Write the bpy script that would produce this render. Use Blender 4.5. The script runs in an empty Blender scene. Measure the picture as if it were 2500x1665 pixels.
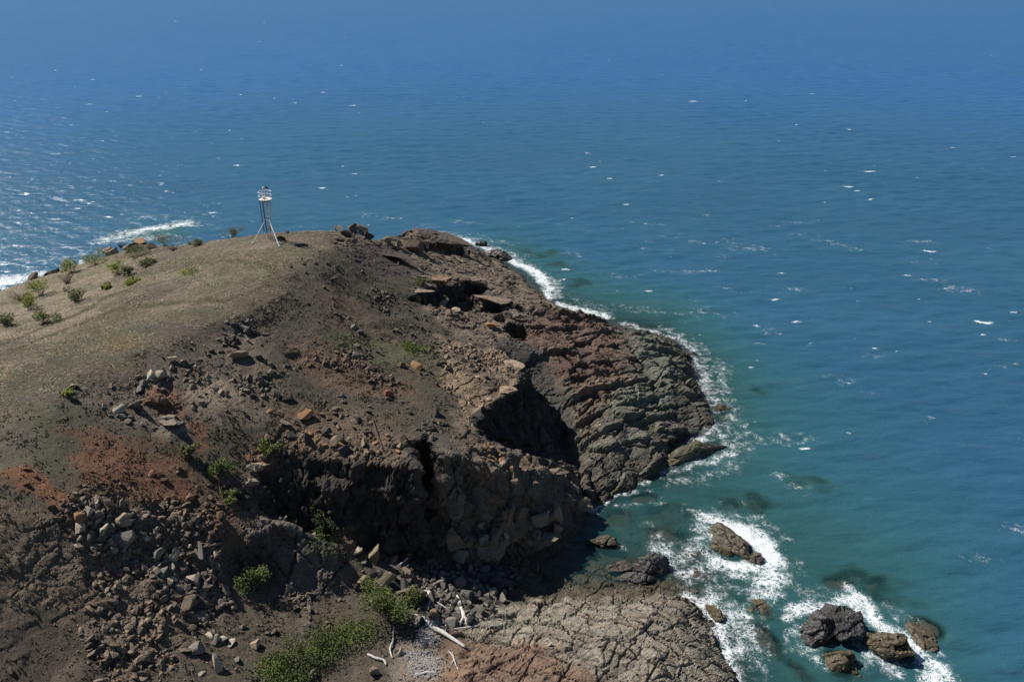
import bpy, bmesh, math, random
import numpy as np
from mathutils import Vector, Matrix, geometry, noise as mnoise

rng = np.random.default_rng(7)
random.seed(7)
SC = bpy.context.scene
R = math.radians

# ------------------------------------------------------------------ camera, sky, sun, exposure
CAM_H, PITCH, FOC, CX, CY = 56.0, 26.0, 1831.0, 1177.0, 784.0
cam_data = bpy.data.cameras.new('camera')
cam = bpy.data.objects.new('camera', cam_data)
SC.collection.objects.link(cam)
cam.location = (0, 0, CAM_H)
cam.rotation_euler = (R(90 - PITCH), 0, 0)
cam_data.sensor_width = 36.0
cam_data.lens = FOC / 2354.0 * 36.0
cam_data.clip_start = 0.5
cam_data.clip_end = 60000
SC.camera = cam

SUN_EL, SUN_AZ = 46.5, -62.0            # azimuth from +Y, negative = left of the view
world = bpy.data.worlds.new('World')
SC.world = world
world.use_nodes = True
wn = world.node_tree.nodes
wl = world.node_tree.links
wn.clear()
w_out = wn.new('ShaderNodeOutputWorld')
w_bg = wn.new('ShaderNodeBackground')
w_sky = wn.new('ShaderNodeTexSky')
w_sky.sky_type = 'NISHITA'
w_sky.sun_disc = False
w_sky.sun_elevation = R(SUN_EL)
w_sky.sun_rotation = R(SUN_AZ)
w_sky.air_density = 1.0
w_sky.dust_density = 0.0
w_sky.ozone_density = 3.5
w_bg.inputs['Strength'].default_value = 0.05
wl.new(w_sky.outputs[0], w_bg.inputs['Color'])
wl.new(w_bg.outputs[0], w_out.inputs['Surface'])

sun_data = bpy.data.lights.new('sun', 'SUN')
sun_data.energy = 5.0
sun_data.angle = R(0.53)
sun_data.color = (1.0, 0.94, 0.86)
sun = bpy.data.objects.new('sun', sun_data)
SC.collection.objects.link(sun)
sun_dir = Vector((math.sin(R(SUN_AZ)) * math.cos(R(SUN_EL)), math.cos(R(SUN_AZ)) * math.cos(R(SUN_EL)), math.sin(R(SUN_EL))))
sun.rotation_euler = sun_dir.to_track_quat('Z', 'Y').to_euler()
sun.location = (-60, 40, 120)

SC.view_settings.view_transform = 'Standard'
SC.view_settings.look = 'None'
SC.view_settings.exposure = 0.47
SC.view_settings.gamma = 1.0
SC.view_settings.use_curve_mapping = False
SC.render.engine = 'CYCLES'
SC.cycles.max_bounces = 6
SC.cycles.diffuse_bounces = 1
SC.cycles.transparent_max_bounces = 12
SC.cycles.caustics_reflective = False
SC.cycles.caustics_refractive = False
SC.cycles.sample_clamp_indirect = 4.0

# ------------------------------------------------------------------ helpers
_c, _s = math.cos(R(PITCH)), math.sin(R(PITCH))

def ray(px, py):
    a = (np.asarray(px, float) - CX) / FOC
    b = (CY - np.asarray(py, float)) / FOC
    return a, _c + b * _s, -_s + b * _c

def at_z(px, py, z):
    """world x, y of the point seen at photo position px, py that lies at height z"""
    dx, dy, dz = ray(px, py)
    t = (z - CAM_H) / dz
    return dx * t, dy * t

def tag(o, label=None, cat=None, group=None, kind=None):
    if label: o['label'] = label
    if cat: o['category'] = cat
    if group: o['group'] = group
    if kind: o['kind'] = kind
    return o

def link(name, mesh, mat=None, parent=None):
    o = bpy.data.objects.new(name, mesh)
    SC.collection.objects.link(o)
    if mat is not None and len(mesh.materials) == 0:
        mesh.materials.append(mat)
    if parent is not None:
        o.parent = parent
    return o

def empty(name, loc):
    o = bpy.data.objects.new(name, None)
    SC.collection.objects.link(o)
    o.location = loc
    o.empty_display_size = 0.3
    return o

def mesh_np(name, V, F, attrs=None, smooth=False):
    """V (n,3), F (m,k) uniform faces"""
    V = np.ascontiguousarray(V, np.float32)
    F = np.ascontiguousarray(F, np.int32)
    m = bpy.data.meshes.new(name)
    k = F.shape[1]
    m.vertices.add(len(V))
    m.vertices.foreach_set('co', V.ravel())
    m.loops.add(F.size)
    m.loops.foreach_set('vertex_index', F.ravel())
    m.polygons.add(len(F))
    m.polygons.foreach_set('loop_start', np.arange(0, F.size, k, dtype=np.int32))
    m.polygons.foreach_set('loop_total', np.full(len(F), k, np.int32))
    m.update(calc_edges=True)
    m.polygons.foreach_set('use_smooth', np.full(len(F), smooth, bool))
    for an, arr in (attrs or {}).items():
        if arr.ndim == 2:
            a = m.attributes.new(an, 'FLOAT_COLOR', 'POINT')
            c = np.ones((len(V), 4), np.float32); c[:, :3] = arr
            a.data.foreach_set('color', c.ravel())
        else:
            a = m.attributes.new(an, 'FLOAT', 'POINT')
            a.data.foreach_set('value', np.ascontiguousarray(arr, np.float32))
    return m

# ---- vectorised noise
def _hash(ix, iy, iz, seed):
    h = (ix.astype(np.int64) * 374761393 + iy.astype(np.int64) * 668265263 + iz.astype(np.int64) * 2147483647 + seed * 974711) & 0xffffffff
    h = ((h ^ (h >> 13)) * 1274126177) & 0xffffffff
    h = ((h ^ (h >> 16)) * 2246822519) & 0xffffffff
    return h ^ (h >> 15)

def _u(h):
    return (h & 0xffff).astype(np.float32) / 65535.0

def vnoise(x, y, z, seed=0):
    """smooth value noise, -1..1"""
    ix, iy, iz = np.floor(x), np.floor(y), np.floor(z)
    fx, fy, fz = (x - ix).astype(np.float32), (y - iy).astype(np.float32), (z - iz).astype(np.float32)
    fx = fx * fx * fx * (fx * (fx * 6 - 15) + 10); fy = fy * fy * fy * (fy * (fy * 6 - 15) + 10); fz = fz * fz * fz * (fz * (fz * 6 - 15) + 10)
    out = 0
    for a in (0, 1):
        for b in (0, 1):
            for c in (0, 1):
                w = (fx if a else 1 - fx) * (fy if b else 1 - fy) * (fz if c else 1 - fz)
                out = out + w * _u(_hash(ix + a, iy + b, iz + c, seed))
    return out * 2 - 1

def fbm(x, y, z, octaves=4, seed=0, gain=0.5):
    s, a, t = 0, 1.0, 0
    for i in range(octaves):
        s = s + a * vnoise(x * 2 ** i + 13.7 * i, y * 2 ** i - 7.1 * i, z * 2 ** i, seed + i)
        t += a; a *= gain
    return s / t

def cells(x, y, z, seed=0, jit=0.85):
    """3D cell noise: F1, F2, two random numbers of the cell, offset from the cell's centre"""
    ix, iy, iz = np.floor(x), np.floor(y), np.floor(z)
    n = len(x)
    f1 = np.full(n, 9.0, np.float32); f2 = np.full(n, 9.0, np.float32)
    hid = np.zeros(n, np.int64)
    ox = np.zeros(n, np.float32); oy = np.zeros(n, np.float32); oz = np.zeros(n, np.float32)
    for a in (-1, 0, 1):
        for b in (-1, 0, 1):
            for c in (-1, 0, 1):
                h = _hash(ix + a, iy + b, iz + c, seed)
                dx = (ix + a + 0.5 + jit * ((h & 1023) / 1023.0 - 0.5) - x).astype(np.float32)
                dy = (iy + b + 0.5 + jit * (((h >> 10) & 1023) / 1023.0 - 0.5) - y).astype(np.float32)
                dz = (iz + c + 0.5 + jit * (((h >> 20) & 1023) / 1023.0 - 0.5) - z).astype(np.float32)
                d = dx * dx + dy * dy + dz * dz
                m = d < f1
                f2 = np.where(m, f1, np.minimum(f2, d))
                f1 = np.where(m, d, f1)
                hid = np.where(m, h, hid)
                ox = np.where(m, dx, ox); oy = np.where(m, dy, oy); oz = np.where(m, dz, oz)
    g = _hash(hid, hid >> 5, hid >> 9, seed + 5)
    return np.sqrt(f1), np.sqrt(f2), g, ox, oy, oz

def blocks(x, y, z, seed=0, tilt=0.9, crack=0.5):
    """fractured rock: each cell is a block with its own height and tilt, with a joint between blocks"""
    f1, f2, g, ox, oy, oz = cells(x, y, z, seed)
    r0 = (g & 255) / 255.0 - 0.5
    tx = ((g >> 8) & 255) / 255.0 - 0.5
    ty = ((g >> 16) & 255) / 255.0 - 0.5
    tz = ((g >> 24) & 255) / 255.0 - 0.5
    e = np.clip((f2 - f1) / 0.085, 0, 1)
    e = e * e * (3 - 2 * e)
    return r0 + tilt * (tx * ox + ty * oy + tz * oz) - crack * (1 - e), r0, e

def joints(u, v, w, seed=0, width=.05):
    """long, nearly straight cracks a few metres apart, running along u"""
    q = v + .22 * vnoise(u * .35, v * .35, w * .3, seed) + .05 * vnoise(u * 1.9, v * 1.9, w, seed + 1)
    f = np.abs(q - np.floor(q) - .5 - .3 * (_u(_hash(np.floor(q), np.zeros_like(q), np.zeros_like(q), seed)) - .5))
    on = sstep(-.25, .1, vnoise(u * .15, np.floor(q) * 3.3, 0 * u, seed + 2))
    return np.clip(1 - f / width, 0, 1) * on

def sstep(a, b, x):
    t = np.clip((x - a) / (b - a), 0, 1)
    return t * t * (3 - 2 * t)
# ------------------------------------------------------------------ the lie of the land: surveyed points (photo x, photo y, height)
LINES = [
 # left outline, crest, and its hidden back
 [(-250,700,7),(0,668,8),(80,642,7),(150,622,8),(235,590,10),(320,558,12.3),(400,563,13.5),(520,547,16.5),(620,532,18.9),(740,531,18.8),(800,530,17.2),(865,548,14.5),(900,540,11.5),(940,524,9.5),(1000,530,7.5),(1055,548,4.5),(1086,568,1.5)],
 # right coast waterline
 [(1092,574,0),(1120,588,0),(1150,602,0),(1200,632,0),(1240,672,0),(1262,692,0),(1290,706,0),(1380,737,0),(1430,747,0),(1500,762,0),(1560,785,0),(1590,820,0),(1608,870,0),(1622,930,0),(1630,970,0),(1600,1000,0),(1545,1035,0),(1515,1075,0),(1460,1112,0),(1400,1142,0),(1352,1188,0)],
 # plateau rows
 [(-300,850,18.5),(0,840,18),(200,850,19),(400,780,19.2),(600,700,19),(700,640,18.8),(760,580,18.6)],
 [(-300,1000,19),(0,1000,18.5),(200,950,17.5),(400,840,17.8),(560,760,17.8),(640,700,18.2)],
 [(0,760,15.5),(200,700,15.5),(400,640,18),(520,590,18.7),(620,575,19.5)],
 # cliff top of the near cove
 [(560,1130,11),(605,1045,11.8),(680,1045,11.9),(760,1055,12),(850,1062,12.1),(950,1060,12.8),(970,1048,13),(1040,1045,12.6),(1090,1062,10.9),(1170,1075,9),(1250,1058,7.2),(1310,1082,4.8),(1336,1130,2.8)],
 # foot of the same cliff
 [(580,1180,8.6),(660,1205,6.2),(720,1245,4.6),(800,1262,4.2),(850,1262,3.6),(900,1278,2.9),(960,1292,2),(1010,1298,1.2),(1100,1308,.8),(1180,1300,.3),(1250,1280,0),(1294,1254,-.1),(1318,1225,-.2),(1350,1192,-.4)],
 # spur crest in front of the cove
 [(400,1150,12.5),(500,1180,11),(620,1192,9.6),(700,1212,8.1),(770,1250,6.1),(812,1302,3.6)],
 # foot of the spur
 [(470,1420,7.2),(540,1400,6.2),(610,1375,4.6),(700,1378,3.7),(800,1372,2.7),(830,1350,2.6)],
 # gully: left lip, floor, right shoulder
 [(1120,770,10.6),(1150,800,10.4),(1195,832,10),(1205,872,9.9),(1180,905,10),(1135,930,10.3),(1092,955,10.7),(1105,985,10.6),(1135,1012,10.3),(1185,1032,9.6),(1240,1042,7.5),(1305,1062,5.1)],
 [(1165,800,8.5),(1215,880,5.2),(1255,950,2.6),(1288,1010,1),(1306,1080,.2),(1328,1130,-.5),(1348,1176,-1)],
 [(1190,770,8.2),(1270,832,6.2),(1315,922,4.4),(1328,990,2.9),(1334,1060,1.7),(1350,1130,.6)],
 # seaward rock platform
 [(1240,720,5.5),(1350,765,4.6),(1440,785,3.6),(1500,790,2.8),(1550,830,2.3),(1575,900,2),(1580,955,1.6),(1520,1000,1.7),(1450,1060,1.5),(1380,1120,.9)],
 [(1330,840,5.6),(1420,890,4),(1420,970,3.5),(1400,1040,2.3)],
 # lower platform, near right
 [(1150,1395,1.3),(1230,1385,1.1),(1300,1378,1),(1400,1370,1.3),(1500,1362,1.5),(1575,1372,1.3),(1618,1420,1),(1652,1500,.9),(1680,1568,.8),(1700,1640,.8)],
 [(1140,1378,.2),(1220,1368,-.1),(1300,1360,-.2),(1400,1352,-.2),(1500,1345,-.1),(1585,1360,-.3),(1640,1415,-.7),(1682,1500,-.9),(1712,1568,-1),(1735,1640,-1)],
 [(1080,1480,2.4),(1200,1440,2.2),(1350,1425,2.6),(1500,1410,3),(1560,1425,2.9),(1600,1490,2.6),(1625,1568,2.6)],
 # gravel gully bottom left to the boulder beach
 [(600,1640,5.8),(680,1500,4.7),(780,1440,3.2),(900,1400,2.4),(1000,1370,1.7),(1100,1340,1.1),(1180,1325,.5)],
]
POINTS = [
 (-300,1200,18),(-300,1400,16.5),(-300,1568,15),(0,1100,17.8),(0,1200,17),(0,1300,15.2),(0,1400,13.6),(0,1500,12.2),(0,1568,11.4),(0,1700,10.6),
 (200,1000,16.8),(200,1080,15.8),(200,1160,15.2),(200,1300,12.6),(200,1400,11.4),(200,1500,10.4),(200,1568,9.8),(200,1700,9.2),
 (400,920,16.4),(400,1000,15),(400,1080,13.8),(400,1220,11.3),(400,1300,10),(400,1400,8.8),(400,1500,8.2),(400,1568,7.8),(400,1700,7.4),
 (520,660,19.2),(560,840,16.6),(600,800,17.1),(600,900,15.3),(600,1000,13.2),(540,1060,12.5),(480,1100,12.5),
 (540,1250,9.2),(500,1330,7.6),(580,1300,7.2),(640,1260,7.4),
 (750,620,18.3),(750,700,17),(750,800,15.4),(750,900,14),(750,1000,12.7),
 (850,590,15.5),(850,640,15.2),(900,650,14),(900,700,13.4),(900,800,12.9),(900,900,12.7),(900,1000,12.7),
 (930,570,11.3),(950,600,11.4),(1000,560,7.6),(1000,620,10),(1000,700,11.2),(1000,800,11.4),(1000,900,11.6),(1000,970,12),
 (1050,585,5.6),(1050,640,8.6),(1100,620,4.5),(1100,680,8),(1150,660,4.2),(1150,720,7.6),(1200,690,4),(1080,760,10.2),(1080,850,11),
 (850,1210,5.4),(750,1220,5.6),(1050,1190,6.3),(1110,1165,6.6),(1120,1225,4.7),(1190,1165,5.6),(1210,1225,3.4),(1280,1150,3.9),(1290,1215,2.0),(1150,1262,2.4),(1240,1255,1.5),
 (1380,1050,2.6),(1350,900,5),(1500,860,3.3),
 (700,1568,3.6),(800,1500,3),(900,1480,2.2),(900,1568,2.6),(1000,1440,1.8),(1000,1530,2.2),(1020,1620,3.2),(850,1700,3.6),
 (1120,1568,4),(1250,1520,3.4),(1300,1600,4.2),(1430,1500,3.5),(1500,1568,3.6),(1300,1720,5),(1550,1720,3.6),
 # sea floor
 (1130,560,-5),(1200,560,-9),(1190,605,-4),(1260,640,-5),(1330,640,-9),(1300,685,-3),(1450,700,-9),(1440,735,-2.5),(1540,752,-3),(1650,760,-9),(1620,820,-3),(1720,850,-8),
 (1660,900,-2),(1760,950,-5),(1680,990,-1.6),(1780,1050,-5),(1600,1090,-1.6),(1650,1140,-2.4),(1500,1160,-2),(1420,1190,-1.6),(1370,1235,-1.1),(1450,1260,-1.2),
 (1540,1230,-1.4),(1600,1190,-2),(1800,1180,-5),(1900,1250,-4),(1950,1150,-7),(2100,1100,-9),(2100,1350,-5),(1780,1400,-2.6),(1750,1300,-1.8),(1640,1310,-.9),(1560,1310,-.7),
 (1770,1520,-2.4),(2000,1400,-2.6),(2200,1450,-6),(2150,1650,-4),(1900,1620,-2.6),(1760,1680,-2.6),(2354,1300,-10),(2354,1000,-12),(2354,1600,-9),
 (1290,1315,-.25),(1390,1310,-.32),(1480,1320,-.25),(1230,1335,-.1),(1340,1340,-.2),(1430,1335,-.2),(1550,1330,-.15),
]
# height rasters are kept in world metres
RX0, RY0, RC, RW, RH = -130.0, 14.0, 0.25, 920, 690

def build_base():
    pts, zs, edges = [], [], []
    for ln in LINES:
        base = len(pts)
        for (px, py, z) in ln:
            x, y = at_z(px, py, z)
            pts.append((float(x), float(y))); zs.append(z)
        edges += [(base + i, base + i + 1) for i in range(len(ln) - 1)]
    for (px, py, z) in POINTS:
        x, y = at_z(px, py, z)
        pts.append((float(x), float(y))); zs.append(z)
    # the far side falls to the sea behind the crest
    for (px, py, z) in LINES[0]:
        x, y = at_z(px, py, z)
        d = math.hypot(x, y)
        for k, (run, zz) in enumerate(((z * 0.75 + 1.0, z * 0.3), (z * 1.3 + 3.0, -2.0), (z * 1.3 + 16, -9.0))):
            s = (d + run) / d
            pts.append((float(x) * s, float(y) * s)); zs.append(zz)
    for (x, y, z) in [(-140,10,16),(-60,10,11),(-20,10,6),(0,10,5),(10,14,5),(18,12,3),(30,10,-4),(60,10,-10),(110,10,-14),(110,60,-14),(110,190,-16),(20,200,-16),(-60,200,-16),(-140,200,-16),(-140,150,-16),(-140,100,-6),(-140,60,14),(-100,30,16),(60,150,-15)]:
        pts.append((x, y)); zs.append(z)
    # the gully's left wall drops sheer below its lip
    for (px, py, z, ox, oy, fz) in [(1205,872,9.9,1.0,0,5.5),(1180,905,10,1.4,0,4),(1135,930,10.3,1.5,0,3.6),(1092,955,10.7,1.7,.2,4.4),(1105,985,10.6,1.7,.3,4),(1135,1012,10.3,1.7,.4,3.2),(1185,1032,9.6,1.5,.8,2.6),(1240,1042,8.2,1.3,1.2,1.9),(1305,1062,6.2,.9,.6,1.2)]:
        x, y = at_z(px, py, z); pts.append((float(x) + ox, float(y) + oy)); zs.append(fz)
    res = geometry.delaunay_2d_cdt([Vector(p) for p in pts], edges, [], 0, 1e-4)
    vco, tris, orig = res[0], res[2], res[3]
    vz = [sum(zs[i] for i in o) / len(o) if o else None for o in orig]
    P = np.array([tuple(v) for v in vco])
    bad = [i for i, v in enumerate(vz) if v is None]
    src = np.array(pts); zsa = np.array(zs)
    for i in bad:                                  # a crossing of two lines: nearest surveyed heights
        d = np.hypot(src[:, 0] - P[i, 0], src[:, 1] - P[i, 1]); k = np.argsort(d)[:3]
        vz[i] = float((zsa[k] / (d[k] + .05)).sum() / (1 / (d[k] + .05)).sum())
    Z = np.full((RH, RW), -16.0)
    for t in tris:
        (x0, y0), (x1, y1), (x2, y2) = P[t[0]], P[t[1]], P[t[2]]
        i0 = max(int((min(x0, x1, x2) - RX0) / RC), 0); i1 = min(int((max(x0, x1, x2) - RX0) / RC) + 2, RW)
        j0 = max(int((min(y0, y1, y2) - RY0) / RC), 0); j1 = min(int((max(y0, y1, y2) - RY0) / RC) + 2, RH)
        if i1 <= i0 or j1 <= j0: continue
        gx, gy = np.meshgrid(RX0 + np.arange(i0, i1) * RC, RY0 + np.arange(j0, j1) * RC)
        det = (y1 - y2) * (x0 - x2) + (x2 - x1) * (y0 - y2)
        if abs(det) < 1e-9: continue
        a = ((y1 - y2) * (gx - x2) + (x2 - x1) * (gy - y2)) / det
        b = ((y2 - y0) * (gx - x2) + (x0 - x2) * (gy - y2)) / det
        c = 1 - a - b
        m = (a >= -1e-6) & (b >= -1e-6) & (c >= -1e-6)
        sub = Z[j0:j1, i0:i1]
        sub[m] = (a * vz[t[0]] + b * vz[t[1]] + c * vz[t[2]])[m]
    return Z

def blur(A, r, n=2):
    A = A.copy()
    for _ in range(n):
        for ax in (0, 1):
            B = np.cumsum(np.concatenate([np.repeat(A.take([0], ax), r + 1, ax), A, np.repeat(A.take([-1], ax), r, ax)], ax), ax)
            w = 2 * r + 1
            A = (B.take(range(w, B.shape[ax]), ax) - B.take(range(0, B.shape[ax] - w), ax)) / w
    return A

def samp(A, x, y):
    fx = np.clip((np.asarray(x) - RX0) / RC, 0, RW - 1.001); fy = np.clip((np.asarray(y) - RY0) / RC, 0, RH - 1.001)
    i = fx.astype(int); j = fy.astype(int); u = fx - i; v = fy - j
    if A.ndim == 3: u = u[..., None]; v = v[..., None]
    return (A[j, i] * (1 - u) + A[j, i + 1] * u) * (1 - v) + (A[j + 1, i] * (1 - u) + A[j + 1, i + 1] * u) * v

Z0 = build_base()
Zb = blur(Z0, 1, 2)
Zs = blur(Z0, 5, 2)
flat = np.clip(1 - np.abs(Zs - Zb) * 1.3, 0, 1)       # keep cliffs crisp, round off the gentle ground
Zb = Zb * (1 - flat) + Zs * flat
# a narrow slot splits the near cliff from top to bottom
GXR, GYR = np.meshgrid(RX0 + np.arange(RW) * RC, RY0 + np.arange(RH) * RC)
(_ax, _ay), (_bx, _by) = at_z(1008, 1298, 1.2), at_z(968, 1050, 12.9)
_bx, _by = _bx + (_bx - _ax) * .35, _by + 2.6
_t = np.clip(((GXR - _ax) * (_bx - _ax) + (GYR - _ay) * (_by - _ay)) / ((_bx - _ax) ** 2 + (_by - _ay) ** 2), 0, 1)
_d = np.hypot(GXR - _ax - _t * (_bx - _ax), GYR - _ay - _t * (_by - _ay))
Zb = Zb - np.clip(Zb - 2.0, 0, 9) * sstep(1.5, .75, _d + .5 * _t) * (1 - .3 * _t)
_gy, _gx = np.gradient(blur(Zb, 2, 1), RC)
SLOPE = np.hypot(_gx, _gy)
GXR, GYR = np.meshgrid(RX0 + np.arange(RW) * RC, RY0 + np.arange(RH) * RC)

def hit(px, py):
    """where the line of sight through photo position px, py first meets the ground (or the sea)"""
    px = np.atleast_1d(np.asarray(px, float)); py = np.atleast_1d(np.asarray(py, float))
    dx, dy, dz = ray(px, py)
    n = np.sqrt(dx * dx + dy * dy + dz * dz); dx, dy, dz = dx / n, dy / n, dz / n
    t = np.full(len(px), 28.0); done = np.zeros(len(px), bool)
    for _ in range(900):
        x, y, z = dx * t, dy * t, CAM_H + dz * t
        h = np.maximum(samp(Zb, x, y), -0.05)
        done |= (z <= h)
        if done.all(): break
        t = np.where(done, t, t + np.clip((z - h) * 0.35, 0.08, 3.0))
    return np.stack([dx * t, dy * t, CAM_H + dz * t], 1)

# ------------------------------------------------------------------ what covers the ground: zones painted in world metres
# (the first ones also cut hollows into the far ledges and raise reefs from the sea floor)
def poly_mask(pix, soft=0.6, seed=1, wob=1.2, scale=0.35):
    p = hit([q[0] for q in pix], [q[1] for q in pix])[:, :2]
    x0, y0 = p.min(0) - soft * 3 - wob * 2; x1, y1 = p.max(0) + soft * 3 + wob * 2
    i0, i1 = max(int((x0 - RX0) / RC), 0), min(int((x1 - RX0) / RC) + 2, RW)
    j0, j1 = max(int((y0 - RY0) / RC), 0), min(int((y1 - RY0) / RC) + 2, RH)
    M = np.zeros((RH, RW))
    if i1 <= i0 or j1 <= j0: return M
    gx, gy = GXR[j0:j1, i0:i1], GYR[j0:j1, i0:i1]
    o = np.zeros_like(gx)
    wx = gx + wob * fbm(gx * scale, gy * scale, o, 3, seed); wy = gy + wob * fbm(gx * scale, gy * scale, o + 9, 3, seed + 3)
    ins = np.zeros(gx.shape, bool)
    dist = np.full(gx.shape, 1e9)
    for k in range(len(p)):
        (ax, ay), (bx, by) = p[k], p[(k + 1) % len(p)]
        if abs(by - ay) > 1e-9:
            c = ((ay > wy) != (by > wy)) & (wx < (bx - ax) * (wy - ay) / (by - ay) + ax)
            ins ^= c
        L = (bx - ax) ** 2 + (by - ay) ** 2 + 1e-9
        t = np.clip(((wx - ax) * (bx - ax) + (wy - ay) * (by - ay)) / L, 0, 1)
        dist = np.minimum(dist, np.hypot(wx - ax - t * (bx - ax), wy - ay - t * (by - ay)))
    sd = np.where(ins, dist, -dist)
    M[j0:j1, i0:i1] = sstep(-soft, soft, sd)
    return M

def line_mask(pix, width, soft=0.5, seed=1, wob=0.8, z=None):
    if z is None: p = hit([q[0] for q in pix], [q[1] for q in pix])[:, :2]
    else: p = np.stack(at_z([q[0] for q in pix], [q[1] for q in pix], z), 1)
    o = np.zeros_like(GXR)
    M = np.zeros((RH, RW)); m = width + soft + wob * 2
    x0, y0 = p.min(0) - m; x1, y1 = p.max(0) + m
    i0, i1 = max(int((x0 - RX0) / RC), 0), min(int((x1 - RX0) / RC) + 2, RW)
    j0, j1 = max(int((y0 - RY0) / RC), 0), min(int((y1 - RY0) / RC) + 2, RH)
    if i1 <= i0 or j1 <= j0: return M
    gx, gy = GXR[j0:j1, i0:i1], GYR[j0:j1, i0:i1]; o = np.zeros_like(gx)
    wx = gx + wob * fbm(gx * .4, gy * .4, o, 3, seed); wy = gy + wob * fbm(gx * .4, gy * .4, o + 9, 3, seed + 3)
    dist = np.full(gx.shape, 1e9)
    for k in range(len(p) - 1):
        (ax, ay), (bx, by) = p[k], p[k + 1]
        L = (bx - ax) ** 2 + (by - ay) ** 2 + 1e-9
        t = np.clip(((wx - ax) * (bx - ax) + (wy - ay) * (by - ay)) / L, 0, 1)
        dist = np.minimum(dist, np.hypot(wx - ax - t * (bx - ax), wy - ay - t * (by - ay)))
    M[j0:j1, i0:i1] = sstep(width + soft, width - soft, dist)
    return M

for _q, _d, _k in (([(948,690),(985,668),(1010,664),(1030,660),(1062,655),(1090,680),(1082,716),(1030,708),(990,702)], 2.6, 1), ([(1050,648),(1090,646),(1118,662),(1110,680),(1080,676)], 2.2, 2),
        ([(1108,716),(1128,695),(1165,692),(1205,706),(1212,718),(1160,708),(1130,722)], 1.9, 3), ([(1165,742),(1205,744),(1214,768),(1178,770)], 2.6, 4),
        ([(920,546),(1000,560),(1060,572),(1085,582),(1030,586),(955,570)], 1.6, 5), ([(1140,725),(1158,722),(1166,742),(1148,740)], 1.4, 6),
        ([(652,814),(690,808),(742,824),(715,830),(670,822)], .7, 9), ([(1000,1100),(1015,1095),(1030,1180),(1012,1180)], 1.2, 7), ([(1075,1120),(1090,1118),(1100,1180),(1082,1180)], 1.2, 8)):
    Zb = Zb - _d * poly_mask(_q, .25, 60 + _k, .5, .8)
for (_px, _py, _w, _h, _rot, _top) in ((1700,1160,62,26,-15,-.55),(1540,1195,50,24,10,-.8),(1975,1342,75,22,-8,-.5),(2035,1385,55,24,-25,-.7),(1748,905,30,14,0,-.6),(1850,1125,50,22,-20,-1.2),
        (1775,1490,26,60,25,-.35),(1575,1275,48,28,-20,-.15),(1600,1322,36,14,0,-.15),(1745,1400,22,26,20,-.1),(330,540,95,16,4,-.25),(395,522,60,9,4,-.1),(1290,612,40,12,-10,-.5),(1440,1200,50,20,10,-.5),
        (1390,1250,30,16,0,-.2),(1530,1240,40,20,0,-.4),(1660,955,30,20,0,-.3),(1470,1300,46,16,0,-.05),(1330,660,30,10,-20,-.8),(1930,1530,34,30,0,-.35),(2130,1450,34,24,10,-.3),(1480,1150,36,12,20,-.4),(1250,590,60,10,-15,-.7)):
    _x, _y = at_z(_px, _py, _top); _rs = math.hypot(math.hypot(_x, _y), CAM_H) / FOC
    _ang = R(_rot); _ex, _ey = _w * _rs, _h * _rs / (CAM_H / math.hypot(math.hypot(_x, _y), CAM_H))
    _dx, _dy = GXR - _x, GYR - _y
    _uu, _vv = _dx * math.cos(_ang) + _dy * math.sin(_ang), -_dx * math.sin(_ang) + _dy * math.cos(_ang)
    _r2 = (_uu / _ex) ** 2 + (_vv / _ey) ** 2 + 1.5 * fbm(GXR * .35, GYR * .35, 0 * GXR, 4, int(_px))
    _m = sstep(1.4, .0, _r2)
    Zb = np.where(_m > 0, np.maximum(Zb, Zb * (1 - _m) + _m * (_top + .3 * fbm(GXR * .5, GYR * .5, 0 * GXR, 2, 7))), Zb)
_gy, _gx = np.gradient(blur(Zb, 2, 1), RC)
SLOPE = np.hypot(_gx, _gy)

# albedo, and how the ground is broken up: grass / rubble / massive jointed rock / layered platform rock
ALB = np.zeros((RH, RW, 3)); W_R = np.zeros((RH, RW)); W_B = np.zeros((RH, RW)); W_P = np.zeros((RH, RW))
ALB[:] = (.076, .067, .049)                 # dull heath with gravel
def paint(M, col=None, rub=None, blk=None, plat=None, k=1.0):
    global ALB, W_R, W_B, W_P
    M = M * k
    if col is not None: ALB = ALB * (1 - M[..., None]) + np.array(col) * M[..., None]
    if rub is not None: W_R = W_R * (1 - M) + rub * M
    if blk is not None: W_B = W_B * (1 - M) + blk * M
    if plat is not None: W_P = W_P * (1 - M) + plat * M

_o = np.zeros_like(GXR)
N1 = fbm(GXR * .05, GYR * .05, _o, 4, 31); N2 = fbm(GXR * .16, GYR * .16, _o, 4, 41); N3 = fbm(GXR * .45, GYR * .45, _o, 3, 51)
prom_dark = None
# left plateau of dry grass
dry = poly_mask([(-400,640),(0,660),(230,585),(400,560),(620,520),(780,520),(800,570),(700,610),(650,660),(600,710),(480,760),(330,830),(200,880),(0,960),(-400,1050)], 1.5, 3, 2)
paint(dry, (.168, .140, .104))
paint(dry * sstep(.0, .5, N2), (.135, .122, .075), k=.6)
paint(dry * sstep(.15, .6, N3), (.190, .158, .110), k=.6)
paint(poly_mask([(-400,690),(0,668),(230,600),(330,590),(400,600),(330,660),(200,750),(100,790),(-400,880)], 2, 5, 2), (.275, .228, .168), k=.85)
paint(poly_mask([(330,600),(450,580),(500,600),(360,680),(250,760),(150,800),(100,790),(220,720)], 1.5, 5, 2), (.105,.098,.058), k=.7)
green = poly_mask([(-400,900),(0,850),(180,780),(330,740),(480,700),(560,720),(500,790),(400,840),(330,870),(180,960),(150,1060),(130,1130),(0,1120),(-400,1150)], 2.2, 7, 2.5)
paint(green, (.094, .089, .058), k=.85)
paint(green * sstep(0, .5, N2), (.135, .110, .092), k=.65)
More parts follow.
